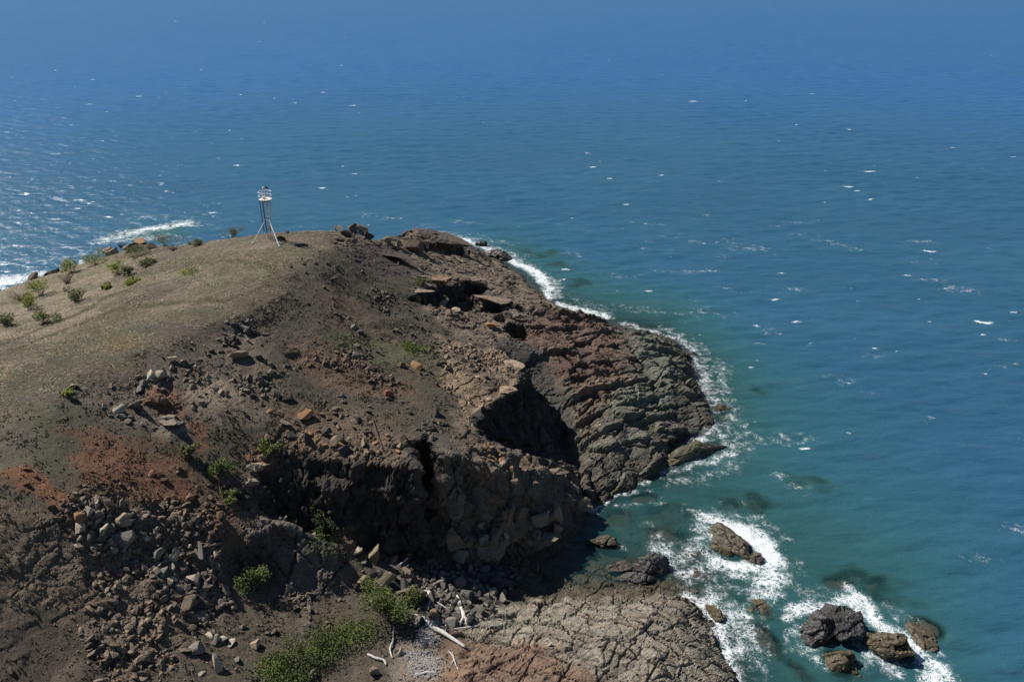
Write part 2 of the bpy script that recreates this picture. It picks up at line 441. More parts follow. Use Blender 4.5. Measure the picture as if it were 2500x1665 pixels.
for q, c, kk in (([(235,780),(290,765),(330,790),(290,810),(240,810)], (.19,.115,.055), .6), ([(400,730),(440,722),(470,740),(420,760)], (.18,.12,.07), .5), ([(240,850),(300,838),(310,862),(250,872)], (.17,.11,.065), .5),
                 ([(540,690),(620,665),(650,690),(560,720)], (.18,.125,.085), .5)):
    paint(poly_mask(q, 1.2, 9, 1.2), c, k=kk)
paint(dry * sstep(.12, .4, fbm(GXR * .11, GYR * .2, _o, 4, 57)), (.245, .200, .150), k=.7)
paint(dry * sstep(.10, .4, fbm(GXR * .13 + 9, GYR * .24, _o, 4, 58)), (.095, .080, .066), k=.65)
paint(dry * sstep(.10, .35, fbm(GXR * .17 - 9, GYR * .3, _o, 4, 59)), (.100, .102, .055), k=.45)
# wheel track curving over the plateau
for ln in ([(0,795),(120,745),(240,690),(330,650),(440,610),(560,600),(620,615),(640,650)], [(0,818),(150,758),(260,715),(380,700),(520,690),(600,665),(632,640)]):
    paint(line_mask(ln, .55, .3, 3, .4), (.085, .076, .040), k=.9)
paint(poly_mask([(0,868),(25,840),(22,862),(0,890)], .5, 3, .4), (.30, .22, .15), k=.8)
# upper right slope: gravelly with reddish debris
paint(poly_mask([(640,650),(760,570),(930,640),(1000,760),(1120,800),(1080,960),(1000,1040),(760,1050),(620,1020),(560,900),(560,740)], 2, 11, 2.5), (.070, .060, .045), rub=.42)
rd = sstep(.05, .45, N2) 
paint(poly_mask([(640,790),(730,790),(830,820),(960,880),(950,930),(820,900),(740,890),(640,850)], 1.2, 12, 2), (.128, .082, .057), rub=.6, k=.75)
paint(poly_mask([(720,670),(800,660),(860,730),(960,790),(1010,860),(960,870),(850,800),(760,740)], 1.5, 13, 2), (.120, .084, .060), rub=.5, k=.6)
paint(poly_mask([(760,760),(870,780),(1000,800),(1000,850),(880,830),(780,800)], 1.2, 13, 2), (.085, .098, .045), k=.5)
paint(poly_mask([(640,960),(740,940),(900,960),(920,1040),(760,1050),(640,1030)], 1.2, 15, 2), (.125, .088, .062), rub=.6, k=.7)
# pale broken rock ledges above the gully
pale = poly_mask([(1000,770),(1060,790),(1120,800),(1198,830),(1206,872),(1180,905),(1130,930),(1090,955),(1080,1010),(1040,1000),(1060,930),(1010,880),(1030,830)], .8, 17, 1.2)
paint(pale, (.190, .142, .098), rub=.6, blk=.7)
paint(pale * sstep(.05, .4, N3), (.27, .195, .125), k=.7)
paint(pale * sstep(-.05, -.4, N3), (.10, .078, .060), k=.7)
# cliff-top rubble belt
rb = poly_mask([(560,1010),(640,990),(760,1000),(850,1010),(960,1030),(1100,1010),(1150,1030),(1300,1050),(1340,1120),(1320,1200),(1290,1255),(1180,1300),(1010,1310),(850,1290),(720,1270),(600,1200),(540,1100)], .8, 19, 1.0)
paint(rb, (.135, .098, .070), rub=.9, blk=.75)
paint(rb * sstep(.0, .5, N3), (.22, .125, .070), k=.6)
promb = poly_mask([(1010,1130),(1330,1110),(1330,1220),(1180,1310),(1010,1310)], 1.5, 19, 1.0)
paint(promb, (.115, .104, .088), k=.7)
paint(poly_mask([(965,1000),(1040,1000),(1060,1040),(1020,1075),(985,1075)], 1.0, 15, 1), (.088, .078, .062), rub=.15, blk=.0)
# quarry-like rocky belt left of centre
q1 = poly_mask([(180,900),(330,840),(430,810),(500,740),(590,730),(600,800),(640,850),(660,920),(620,970),(500,980),(430,960),(330,985),(250,970)], 1.0, 21, 2)
paint(q1, (.120, .098, .076), rub=.55)
paint(poly_mask([(440,870),(520,880),(550,930),(480,950),(430,920)], .8, 22, 1), (.26, .205, .15), rub=.3, blk=.3, k=.8)
paint(poly_mask([(330,895),(400,895),(430,940),(400,965),(340,945)], .6, 22, .5), (.17, .092, .062), rub=.1, blk=.6)
paint(poly_mask([(340,970),(440,965),(445,1000),(360,1005)], .6, 22, .5), (.19, .155, .12), rub=.1, blk=.6)
# red earth scars
red = (.190, .084, .046)
for q, kk in (([(20,1085),(60,1072),(110,1105),(150,1150),(150,1200),(110,1205),(95,1150),(60,1110),(25,1105)], .95),
          ([(140,1000),(200,985),(290,990),(260,1010),(330,1040),(390,1080),(440,1130),(430,1160),(380,1130),(330,1100),(260,1130),(200,1110),(170,1080),(140,1050),(200,1040),(160,1012)], .6),
          ([(430,985),(470,975),(480,1010),(450,1020)], .8), ([(330,1120),(410,1100),(450,1140),(430,1180),(350,1165)], .6)):
    paint(poly_mask(q, .7, 23, 1.4), red, rub=.3, k=kk)
paint(poly_mask([(170,1030),(330,1020),(450,1080),(470,1180),(330,1200),(180,1130)], 1.5, 24, 2), (.150, .075, .045), rub=.7, k=.55)
# lower left rubble slope
lr = poly_mask([(-400,1150),(0,1170),(120,1190),(160,1170),(330,1150),(480,1160),(560,1150),(640,1200),(760,1260),(800,1310),(820,1370),(700,1390),(560,1410),(470,1450),(380,1520),(200,1640),(-400,1800)], 1.2, 25, 2)
paint(lr, (.135, .104, .078), rub=.95, blk=.30)
paint(lr * sstep(.0, .3, fbm(GXR * .12, GYR * .12, _o, 3, 66)), None, rub=.5, blk=.95)
paint(lr * sstep(.0, .35, fbm(GXR * .15 + 5, GYR * .15, _o, 3, 67)), (.078, .062, .050), rub=.35, blk=.2)
paint(lr * sstep(-.1, .4, N2), (.175, .128, .086), k=.8)
paint(lr * sstep(.1, .5, N3), (.205, .165, .120), k=.45)
paint(poly_mask([(-100,1170),(60,1160),(140,1260),(140,1400),(50,1450),(-100,1400)], 2, 26, 2), (.115, .092, .068), rub=.3, blk=0, k=.7)
paint(poly_mask([(390,1170),(520,1160),(600,1200),(590,1290),(480,1260),(420,1220)], 1.2, 27, 1.5), (.110, .068, .048), rub=1, blk=.4)
paint(poly_mask([(560,1190),(700,1205),(800,1290),(810,1370),(620,1380),(560,1290)], 1, 27, 1), (.135, .118, .100), rub=.5, blk=.9)
paint(poly_mask([(150,1180),(320,1150),(460,1230),(560,1300),(550,1400),(470,1440),(330,1330),(180,1270)], 1.2, 28, 1.5), (.120, .100, .082), rub=1, blk=.45, k=.8)
# heath on the gully floor
paint(poly_mask([(440,1480),(600,1400),(760,1378),(840,1390),(900,1440),(880,1568),(820,1700),(400,1700),(330,1568)], 1, 29, 1.5), (.092, .076, .058), rub=.22, blk=0)
paint(poly_mask([(900,1480),(1000,1470),(1060,1520),(1010,1600),(900,1600)], .8, 30, 1), (.200, .165, .135), rub=.3, blk=.1)
# boulder beach bed
paint(poly_mask([(840,1290),(1000,1305),(1190,1310),(1170,1380),(1080,1450),(960,1440),(860,1370)], .6, 31, .8), (.095, .085, .072), rub=.8, blk=0)
# far and right platforms
far = poly_mask([(770,570),(800,520),(860,535),(940,500),(1110,560),(1160,595),(1260,690),(1320,730),(1240,780),(1195,830),(1120,800),(1040,760),(1010,730),(950,690),(960,640),(850,600)], .8, 33, 1.0)
paint(far, (.165, .130, .098), rub=.05, blk=.8, plat=.22)
paint(far * sstep(.0, .5, N2), (.115, .086, .074), k=.7)
paint(far * sstep(.05, .45, N3), (.225, .170, .118), k=.6)
paint(poly_mask([(770,570),(900,560),(950,600),(955,640),(890,640),(810,600)], .6, 34, .8), (.068, .052, .046), blk=.5, plat=.1, k=.9)
paint(poly_mask([(960,640),(1100,600),(1220,660),(1260,700),(1180,740),(1060,690)], 1.2, 34, 1.2), (.195, .150, .112), blk=.6, plat=.2, k=.7)
plt = poly_mask([(1170,770),(1240,700),(1300,715),(1500,745),(1600,790),(1640,900),(1660,980),(1540,1060),(1400,1160),(1340,1200),(1330,1060),(1320,960),(1270,850)], .6, 35, .6)
paint(plt, (.128, .120, .096), rub=.02, blk=.30, plat=1)
paint(plt * sstep(.0, .5, N3), (.095, .088, .074), k=.7)
paint(poly_mask([(1170,770),(1240,700),(1380,740),(1440,800),(1430,860),(1380,920),(1340,960),(1310,900),(1250,830)], 1.5, 36, 2.5), (.128, .078, .060), k=.8)
paint(poly_mask([(1320,960),(1340,880),(1420,840),(1460,880),(1400,930),(1340,1000)], 1, 36, 2), (.185, .135, .092), k=.6)
paint(poly_mask([(1470,770),(1530,790),(1560,880),(1520,960),(1420,1000),(1440,880)], 2, 37, 2.5), (.135, .145, .115), k=.7)
paint(poly_mask([(1150,780),(1200,780),(1260,860),(1310,930),(1320,1000),(1280,1000),(1215,900)], .5, 38, .4), (.075, .070, .062), rub=0, blk=.2, plat=.6)
low = poly_mask([(1020,1440),(1120,1385),(1300,1362),(1580,1350),(1660,1430),(1760,1700),(950,1720),(1040,1560),(1080,1470)], .6, 39, .6)
paint(low, (.240, .214, .170), rub=.05, blk=1, plat=.25)
paint(poly_mask([(1030,1470),(1180,1480),(1330,1530),(1420,1600),(1400,1720),(960,1720),(1000,1560)], 1, 40, 1.5), (.180, .108, .075), k=.8)
paint(low * sstep(.15, .5, N3), (.215, .150, .100), k=.4)
paint(low * sstep(.0, .5, N2), (.175, .160, .130), k=.45)
paint(poly_mask([(1150,1290),(1560,1270),(1600,1370),(1400,1372),(1140,1392)], .8, 41, .8), (.085, .074, .050), rub=.8, blk=.6, plat=0)
pool = poly_mask([(1150,1290),(1560,1270),(1600,1370),(1400,1372),(1140,1392)], .8, 41, .8)
paint(poly_mask([(1205,850),(1225,900),(1300,1000),(1322,1100),(1240,1050),(1150,1014),(1100,985),(1098,955),(1180,905)], .4, 43, .4), (.058, .052, .047), rub=0, blk=1, plat=0, k=.95)  # gully wall's shadow painted in as near-black albedo
# tidal band: wet dark rock at the waterline, weedy below
wet = sstep(.75, .1, Zb + .35 * N3)
paint(wet * (1 - .6 * pool), (.050, .046, .034), k=.85)
paint(sstep(-.2, -1.4, Zb), (.042, .042, .030), rub=.6, blk=.7, plat=0)
# steep faces are always bare rock; near-black albedo paints in their shade
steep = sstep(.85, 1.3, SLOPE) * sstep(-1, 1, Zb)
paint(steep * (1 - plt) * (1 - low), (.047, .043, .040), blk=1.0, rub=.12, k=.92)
paint(promb, (.135, .118, .096), k=.7)
paint(promb * sstep(.1, .5, N3), (.19, .13, .085), k=.6)
for _A in (W_R, W_B, W_P): np.clip(_A, 0, 1, out=_A)

# ------------------------------------------------------------------ ground mesh, finer nearer, refined on the cliffs
def build_land():
    ys = [16.0]
    while ys[-1] < 182: ys.append(ys[-1] * 1.0026 if ys[-1] > 40 else ys[-1] * 1.008)
    ys = np.array(ys)
    us = np.arange(-0.98, 0.72, 0.00235)
    Y = np.repeat(ys[:, None], len(us), 1); X = us[None, :] * (Y + 4)
    V = np.stack([X.ravel(), Y.ravel()], 1)
    z = samp(Zb, V[:, 0], V[:, 1])
    nx = len(us); idx = np.arange(len(V)).reshape(Y.shape)
    q = np.stack([idx[:-1, :-1], idx[:-1, 1:], idx[1:, 1:], idx[1:, :-1]], -1).reshape(-1, 4)
    keep = (z[q].max(1) > -6.0)
    q = q[keep]
    T = np.concatenate([q[:, [0, 1, 2]], q[:, [0, 2, 3]]])
    P = np.stack([V[:, 0], V[:, 1], z], 1)
    used = np.zeros(len(P), bool); used[T.ravel()] = True
    remap = np.cumsum(used) - 1
    P = P[used]; T = remap[T]
    for lim in (0.34, 0.34, 0.34):
        E = np.concatenate([T[:, [0, 1]], T[:, [1, 2]], T[:, [2, 0]]])
        Es = np.sort(E, 1)
        key = Es[:, 0].astype(np.int64) * len(P) + Es[:, 1]
        d = np.linalg.norm(P[Es[:, 0]] - P[Es[:, 1]], axis=1)
        rng_m = np.linalg.norm(P[Es[:, 0]] - np.array([0, 0, CAM_H]), axis=1)
        mk = (d > lim * rng_m / 75) & (np.abs(P[Es[:, 0], 2] - P[Es[:, 1], 2]) > .2) & (P[Es[:, 0], 2] > -1)
        uk, inv = np.unique(key[mk], return_inverse=True)
        if len(uk) == 0: break
        a, b = uk // len(P), uk % len(P)
        newP = (P[a] + P[b]) / 2
        nid = np.full(len(E), -1, np.int64)
        nid[mk] = len(P) + inv
        n = len(T)
        m0, m1, m2 = nid[:n], nid[n:2 * n], nid[2 * n:]
        P = np.concatenate([P, newP])
        out = []
        code = (m0 >= 0) * 1 + (m1 >= 0) * 2 + (m2 >= 0) * 4
        A, B, C = T[:, 0], T[:, 1], T[:, 2]
        def add(s, *tr):
            for t in tr: out.append(np.stack([t[0][s], t[1][s], t[2][s]], 1))
        add(code == 0, (A, B, C))
        add(code == 1, (A, m0, C), (m0, B, C)); add(code == 2, (B, m1, A), (m1, C, A)); add(code == 4, (C, m2, B), (m2, A, B))
        add(code == 3, (A, m0, C), (m0, B, m1), (m0, m1, C)); add(code == 6, (B, m1, A), (m1, C, m2), (m1, m2, A)); add(code == 5, (C, m2, B), (m2, A, m0), (m2, m0, B))
        add(code == 7, (A, m0, m2), (m0, B, m1), (m2, m1, C), (m0, m1, m2))
        T = np.concatenate(out)
    return P, T

def displace(P):
    x, y, z = P[:, 0].copy(), P[:, 1].copy(), P[:, 2].copy()
    gx = samp(_gx, x, y); gy = samp(_gy, x, y)
    N = np.stack([-gx, -gy, np.ones_like(gx)], 1); N /= np.linalg.norm(N, axis=1)[:, None]
    jx = x + .5 * fbm(x * .6, y * .6, z * .6, 2, 3); jy = y + .5 * fbm(x * .6, y * .6, z * .6 + 40, 2, 4)
    wr = samp(W_R, jx, jy); wb = samp(W_B, jx, jy); wp = samp(W_P, jx, jy)
    sl = samp(SLOPE, x, y)
    D = np.zeros(len(P)); crack = np.ones(len(P)); tone = np.zeros(len(P))
    wr = wr * (.25 + .75 * sstep(-.25, .35, fbm(x * .22, y * .22, 0 * x, 3, 402)))
    # soft lumps and tussocks everywhere
    D += .10 * fbm(x * .45, y * .45, z * .45, 3, 60) + .05 * fbm(x * 2.6, y * 2.6, z * 2.6, 2, 61) * (1 - wp) * (1 - wb)
    dryw = samp(dry, x, y)
    D += .06 * dryw * fbm(x * 1.5 + y * .5, y * 3.2, z, 2, 62)
    # massive joints
    m = wb > .02
    X, Yy, Zz = x[m], y[m], z[m]; w = wb[m]; s = sl[m]
    wx = X + .35 * fbm(X * .7, Yy * .7, Zz * .7, 2, 70); wy = Yy + .35 * fbm(X * .7, Yy * .7, Zz * .7 + 5, 2, 71); wz = Zz + .3 * fbm(X * .7, Yy * .7, Zz * .7 + 15, 2, 72)
    cl = sstep(.9, 2.0, s)
    b1, r1, e1 = blocks(wx * .42 + wy * .12, wy * .38 - wx * .1, wz * .30, 81, 1.3, .30)
    b2, r2, e2 = blocks(wx * 1.05 - wy * .3, wy * 1.0 + wx * .3, wz * .62, 82, 1.2, .35)
    b3, r3, e3 = blocks(wx * 2.6 + wy * .5, wy * 2.5 - wx * .6, wz * 1.7, 83, 1.2, .4)
    jt = joints(X * .5 + Yy * .87, X * .30 - Yy * .17, Zz, 110, .03) + joints(X * .87 - Yy * .5, X * .14 + Yy * .25, Zz, 120, .03) + .7 * joints(X, Yy * .55 + X * .2, Zz, 125, .04)
    fine = sstep(-.2, .4, fbm(X * .3, Yy * .3, Zz * .3, 2, 86))
    D[m] += w * ((.42 + .28 * cl) * b1 + (.11 + .40 * cl) * b2 * (.3 + fine) + (.045 + .125 * cl) * b3 * (.2 + fine) + cl * .9 * (np.abs(fbm(X * .55 + Zz * .1, Yy * .55, Zz * .12, 3, 87)) - .25) + cl * .35 * np.clip(np.sin(Zz * 2.2 + 3 * fbm(X * .2, Yy * .2, Zz * .2, 2, 88)), -.4, 1) - .50 * jt * (1 - cl) + .35 * fbm(X * .35, Yy * .35, Zz * .3, 2, 85)) + w * cl * .5 * fbm(X * .9, Yy * .9, Zz * .16, 3, 84)
    tone[m] += w * (.5 * r1 + .6 * r2 + .4 * r3)
    crack[m] *= 1 - w * (1 - e1 * e2 * (.5 + .5 * e3))
    # layered platform: tilted beds striking right and away
    m = wp > .02
    X, Yy, Zz = x[m], y[m], z[m]; w = wp[m]
    a = math.radians(33); U = X * math.cos(a) + Yy * math.sin(a); W = -X * math.sin(a) + Yy * math.cos(a)
    n2 = fbm(X * .22, Yy * .22, Zz * .2, 3, 90)
    W2 = W + .8 * n2 + .25 * fbm(X * 1.1, Yy * 1.1, Zz, 2, 91)
    bed = (W2 * .30) % 1.0; saw = sstep(0, .10, bed) * (1 - .95 * bed)
    bedn = _u(_hash(np.floor(W2 * .30), np.zeros_like(W2), np.zeros_like(W2), 3))
    bed2 = (W2 * 1.1 + .6 * fbm(X * .5, Yy * .5, Zz, 2, 92)) % 1.0; saw2 = sstep(0, .14, bed2) * (1 - .9 * bed2)
    b1, r1, e1 = blocks(U * .24, W2 * .36, Zz * .3, 95, 1.2, .35)
    jt = joints(U, W2 * .42, Zz, 130, .035) + .8 * joints(W, U * .30, Zz, 140, .022)
    b2, r2, e2 = blocks(U * .55 + .2 * W, W2 * 1.0, Zz * .8, 96, 1.1, .35)
    b3, r3, e3 = blocks(U * 2.0 - .6 * W, W2 * 2.9, Zz * 2, 97, 1.1, .4)
    am = .12 + 1.25 * sstep(-.3, .5, fbm(X * .12, Yy * .12, Zz * .1, 2, 98))
    D[m] += w * (.95 * am * (saw - .5) * (.2 + 1.2 * bedn) + .20 * am * (saw2 - .5) + .95 * b1 + .20 * b2 * (.2 + am) + .045 * b3 + 1.1 * n2 - .55 * jt)
    tone[m] += w * (.4 * r1 + .5 * r2 + .3 * r3)
    crack[m] *= 1 - w * (1 - e1 * e2 * (.5 + .5 * e3)) * .9
    # rubble: lumps of loose stone
    D += wr * (1 - .6 * wb) * .75 * fbm(x * .28, y * .28, z * .28, 3, 105) * sstep(2, -6, x)
    m = wr > .03
    X, Yy, Zz = x[m], y[m], z[m]; w = wr[m]
    for sc, am, sd in ((.55, .26, 101), (1.5, .22, 102), (3.4, .12, 103)):
        f1, f2, g, ox, oy, oz = cells(X * sc + .3 * sd, Yy * sc, Zz * sc * .8, sd)
        r = (g & 255) / 255.0
        lump = np.clip(.75 - f1, -.1, 1) * (.3 + 1.2 * r ** 2)
        tl = (((g >> 8) & 255) / 255. - .5) * ox + (((g >> 16) & 255) / 255. - .5) * oy
        D[m] += w * am * (lump * 1.5 - .35 + tl)
        tone[m] += w * .55 * (r - .5)
        crack[m] *= 1 - w * .5 * sstep(.5, .8, f1)
    P = P + N * D[:, None]
    # rock lips jut out over the joints of a cliff
    return P, crack, tone, wr, wb, wp, dryw

LP, LT = build_land()
print('land verts', len(LP), 'tris', len(LT))
LP2, L_crack, L_tone, L_wr, L_wb, L_wp, L_dry = displace(LP)
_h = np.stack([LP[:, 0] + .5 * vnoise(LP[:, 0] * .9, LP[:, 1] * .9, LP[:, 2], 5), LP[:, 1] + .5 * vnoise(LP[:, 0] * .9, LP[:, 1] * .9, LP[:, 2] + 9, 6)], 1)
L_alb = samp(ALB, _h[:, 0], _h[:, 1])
# ------------------------------------------------------------------ materials
class NT:
    def __init__(s, name):
        s.m = bpy.data.materials.new(name); s.m.use_nodes = True
        s.t = s.m.node_tree; s.t.nodes.clear(); s.out = s.n('ShaderNodeOutputMaterial')
    def n(s, typ, ins=None, **kw):
        nd = s.t.nodes.new(typ)
        for k, v in kw.items(): setattr(nd, k, v)
        for k, v in (ins or {}).items(): s.set(nd.inputs[k], v)
        return nd
    def set(s, sock, v):
        if isinstance(v, bpy.types.NodeSocket): s.t.links.new(v, sock)
        elif isinstance(v, bpy.types.Node): s.t.links.new(v.outputs[0], sock)
        else:
            if isinstance(v, tuple) and len(v) == 3 and sock.type == 'RGBA': v = (*v, 1)
            sock.default_value = v
    def math(s, op, a, b=0.0, c=0.0, clamp=False):
        return s.n('ShaderNodeMath', {0: a, 1: b, 2: c}, operation=op, use_clamp=clamp).outputs[0]
    def mix(s, f, a, b, blend='MIX'):
        nd = s.n('ShaderNodeMix', data_type='RGBA', blend_type=blend)
        s.set(nd.inputs['Factor'], f); s.set(nd.inputs[6], a); s.set(nd.inputs[7], b)
        return nd.outputs[2]
    def ramp(s, v, lo, hi, a=0.0, b=1.0, smooth=True):
        nd = s.n('ShaderNodeMapRange', {'Value': v, 'From Min': lo, 'From Max': hi, 'To Min': a, 'To Max': b})
        if smooth: nd.interpolation_type = 'SMOOTHSTEP'
        return nd.outputs[0]
    def noise(s, co, scale, det=4, rough=.55, dist=0.0):
        return s.n('ShaderNodeTexNoise', {'Vector': co, 'Scale': scale, 'Detail': det, 'Roughness': rough, 'Distortion': dist}).outputs['Fac']
    def attr(s, name, out='Fac'):
        return s.n('ShaderNodeAttribute', attribute_name=name).outputs[out]
    def scale(s, co, v):
        return s.n('ShaderNodeMapping', {'Vector': co, 'Scale': v}).outputs[0]
    def bump(s, h, strength, dist, normal=None):
        nd = s.n('ShaderNodeBump', {'Height': h, 'Strength': strength, 'Distance': dist})
        if normal is not None: s.set(nd.inputs['Normal'], normal)
        return nd.outputs[0]

def land_material():
    k = NT('ground_cover')
    co = k.n('ShaderNodeTexCoord').outputs['Object']
    alb = k.attr('alb', 'Color'); rock = k.attr('rock'); rub = k.attr('rub'); tone = k.attr('tone'); dryf = k.attr('dry')
    a = k.noise(co, .8, 6, .65); b = k.noise(co, 5.0, 5, .7); c = k.noise(co, 22.0, 3, .6)
    f = k.math('ADD', k.math('MULTIPLY_ADD', a, 1.1, -.55), k.math('MULTIPLY_ADD', b, 1.3, -.65))
    f = k.math('ADD', f, k.math('MULTIPLY_ADD', c, 1.0, -.5))
    f = k.math('ADD', k.math('MULTIPLY_ADD', f, .95, 1.0), k.math('MULTIPLY', tone, .55))
    f = k.math('MAXIMUM', f, .3)
    v = k.n('ShaderNodeVectorMath', {0: alb, 1: (1, 1, 1)}, operation='SCALE'); k.set(v.inputs['Scale'], f)
    col = v.outputs[0]
    # bleached straw and dark mats in the grass
    st = k.noise(k.scale(co, (1.2, 5.0, 3)), 1.6, 6, .7, .8)
    gsm = k.math('SUBTRACT', 1.0, rock, clamp=True)
    v2 = k.n('ShaderNodeVectorMath', {0: col}, operation='SCALE'); k.set(v2.inputs['Scale'], k.math('MULTIPLY_ADD', k.math('MULTIPLY', k.ramp(st, .40, .66, -.45, 1.0), dryf), .70, 1.0)); col = v2.outputs[0]
    col = k.mix(k.math('MULTIPLY', k.ramp(st, .46, .30), k.math('MULTIPLY', gsm, .45)), col, (.055, .052, .034))
    col = k.mix(k.math('MULTIPLY', k.ramp(k.noise(co, 1.7, 5, .7), .58, .7), k.math('MULTIPLY', k.math('SUBTRACT', gsm, dryf, clamp=True), .5)), col, (.060, .082, .030))
    g2 = k.noise(k.scale(co, (1, 1.9, 1)), 2.4, 6, .75, .4)
    col = k.mix(k.math('MULTIPLY', k.ramp(g2, .47, .60), k.math('MULTIPLY', dryf, .35)), col, (.095, .080, .055))
    col = k.mix(k.math('MULTIPLY', k.ramp(k.noise(co, .35, 4, .7), .52, .66), k.math('MULTIPLY', dryf, .35)), col, (.10, .105, .05))
    # lichen and iron stain on the rock
    col = k.mix(k.math('MULTIPLY', k.ramp(k.noise(co, 1.3, 6, .75), .60, .68), k.math('MULTIPLY', rock, .5)), col, (.23, .12, .055))
    col = k.mix(k.math('MULTIPLY', k.ramp(k.noise(co, 3.1, 5, .8), .60, .70), k.math('MULTIPLY', rock, .45)), col, (.30, .285, .24))
    col = k.mix(k.math('MULTIPLY', k.ramp(k.noise(k.scale(co, (1, 1, .4)), .55, 5, .7), .56, .70), k.math('MULTIPLY', rock, .45)), col, (.060, .055, .050))
    h = k.math('ADD', k.math('MULTIPLY', b, .5), k.math('MULTIPLY', c, .22))
    h = k.math('ADD', h, k.math('MULTIPLY', k.noise(co, 60, 2, .6), .08))
    h = k.math('ADD', h, k.math('MULTIPLY', k.math('MULTIPLY', g2, dryf), 1.9))
    cw = k.n('ShaderNodeVectorMath', {0: co, 1: k.n('ShaderNodeTexNoise', {'Vector': co, 'Scale': 1.4, 'Detail': 3.0}).outputs['Color']}, operation='ADD').outputs[0]
    e1 = k.n('ShaderNodeTexVoronoi', {'Vector': k.scale(cw, (1, 1.6, 1.2)), 'Scale': 1.1}, feature='DISTANCE_TO_EDGE').outputs['Distance']
    e2 = k.n('ShaderNodeTexVoronoi', {'Vector': cw, 'Scale': 3.2}, feature='DISTANCE_TO_EDGE').outputs['Distance']
    ck = k.math('ADD', k.math('MINIMUM', k.math('MULTIPLY', e1, 14.0), 1.0), k.math('MULTIPLY', k.math('MINIMUM', k.math('MULTIPLY', e2, 10.0), 1.0), .25))
    h = k.math('ADD', h, k.math('MULTIPLY', k.math('MULTIPLY', ck, rock), .36))
    vor = k.n('ShaderNodeTexVoronoi', {'Vector': co, 'Scale': 6.0, 'Randomness': 1.0}, feature='F1').outputs['Distance']
    h = k.math('ADD', h, k.math('MULTIPLY', k.math('MULTIPLY', vor, rub), -.45))
    nrm = k.bump(h, 1.0, .24)
    z = k.n('ShaderNodeSeparateXYZ', {0: co}).outputs['Z']
    wetf = k.ramp(k.math('ADD', z, k.math('MULTIPLY', a, .8)), .9, .3)
    rough = k.ramp(wetf, 0, 1, .95, .55)
    bs = k.n('ShaderNodeBsdfPrincipled', {'Base Color': col, 'Roughness': rough, 'Normal': nrm, 'Specular IOR Level': .25})
    k.set(k.out.inputs['Surface'], bs)
    return k.m

def rock_material(name, wet=False, lichen=.4):
    k = NT(name)
    co = k.n('ShaderNodeTexCoord').outputs['Object']
    oi = k.n('ShaderNodeObjectInfo')
    sh = k.n('ShaderNodeVectorMath', {0: co}, operation='ADD')
    rv = k.n('ShaderNodeCombineXYZ', {0: k.math('MULTIPLY', oi.outputs['Random'], 71), 1: k.math('MULTIPLY', oi.outputs['Random'], 37), 2: 0.0})
    k.set(sh.inputs[1], rv.outputs[0]); co = sh.outputs[0]
    a = k.noise(co, 1.1, 6, .7); b = k.noise(co, 6.0, 5, .7); c = k.noise(co, 25, 3, .6)
    f = k.math('MULTIPLY_ADD', k.math('ADD', k.math('ADD', a, b), c), .9, -.35)
    v = k.n('ShaderNodeVectorMath', {0: oi.outputs['Color']}, operation='SCALE'); k.set(v.inputs['Scale'], k.math('MAXIMUM', f, .3))
    col = v.outputs[0]
    col = k.mix(k.math('MULTIPLY', k.ramp(k.noise(co, 2.0, 5, .75), .58, .68), lichen), col, (.24, .13, .06))
    col = k.mix(k.math('MULTIPLY', k.ramp(k.noise(co, 3.7, 5, .8), .60, .70), .4), col, (.30, .285, .25))
    h = k.math('ADD', k.math('MULTIPLY', b, .5), k.math('MULTIPLY', c, .25))
    nrm = k.bump(h, .8, .12)
    bs = k.n('ShaderNodeBsdfPrincipled', {'Base Color': col, 'Roughness': .45 if wet else .9, 'Normal': nrm, 'Specular IOR Level': .4 if wet else .25})
    k.set(k.out.inputs['Surface'], bs)
    return k.m

def simple_mat(name, col, rough=.8, metal=0.0, var=.5, scale=6.0, attr=None, translucent=0.0, soft_up=False):
    k = NT(name)
    co = k.n('ShaderNodeTexCoord').outputs['Object']
    f = k.math('MULTIPLY_ADD', k.noise(co, scale, 4, .65), 2 * var, 1 - var)
    base = k.attr(attr, 'Color') if attr else None
    v = k.n('ShaderNodeVectorMath', {0: base if base is not None else col}, operation='SCALE'); k.set(v.inputs['Scale'], f)
    bs = k.n('ShaderNodeBsdfPrincipled', {'Base Color': v.outputs[0], 'Roughness': rough, 'Metallic': metal, 'Specular IOR Level': .3})
    if soft_up:
        gn = k.n('ShaderNodeNewGeometry').outputs['Normal']
        sc_ = k.n('ShaderNodeVectorMath', {0: gn}, operation='SCALE'); k.set(sc_.inputs['Scale'], .45)
        ad = k.n('ShaderNodeVectorMath', {0: sc_.outputs[0], 1: (0, 0, .9)}, operation='ADD')
        nz = k.n('ShaderNodeVectorMath', {0: ad.outputs[0]}, operation='NORMALIZE'); k.set(bs.inputs['Normal'], nz.outputs[0])
    if translucent:
        tr = k.n('ShaderNodeBsdfTranslucent', {'Color': v.outputs[0]})
        mx = k.n('ShaderNodeMixShader', {0: translucent, 1: bs.outputs[0], 2: tr.outputs[0]})
        k.set(k.out.inputs['Surface'], mx)
    else:
        k.set(k.out.inputs['Surface'], bs)
    return k.m

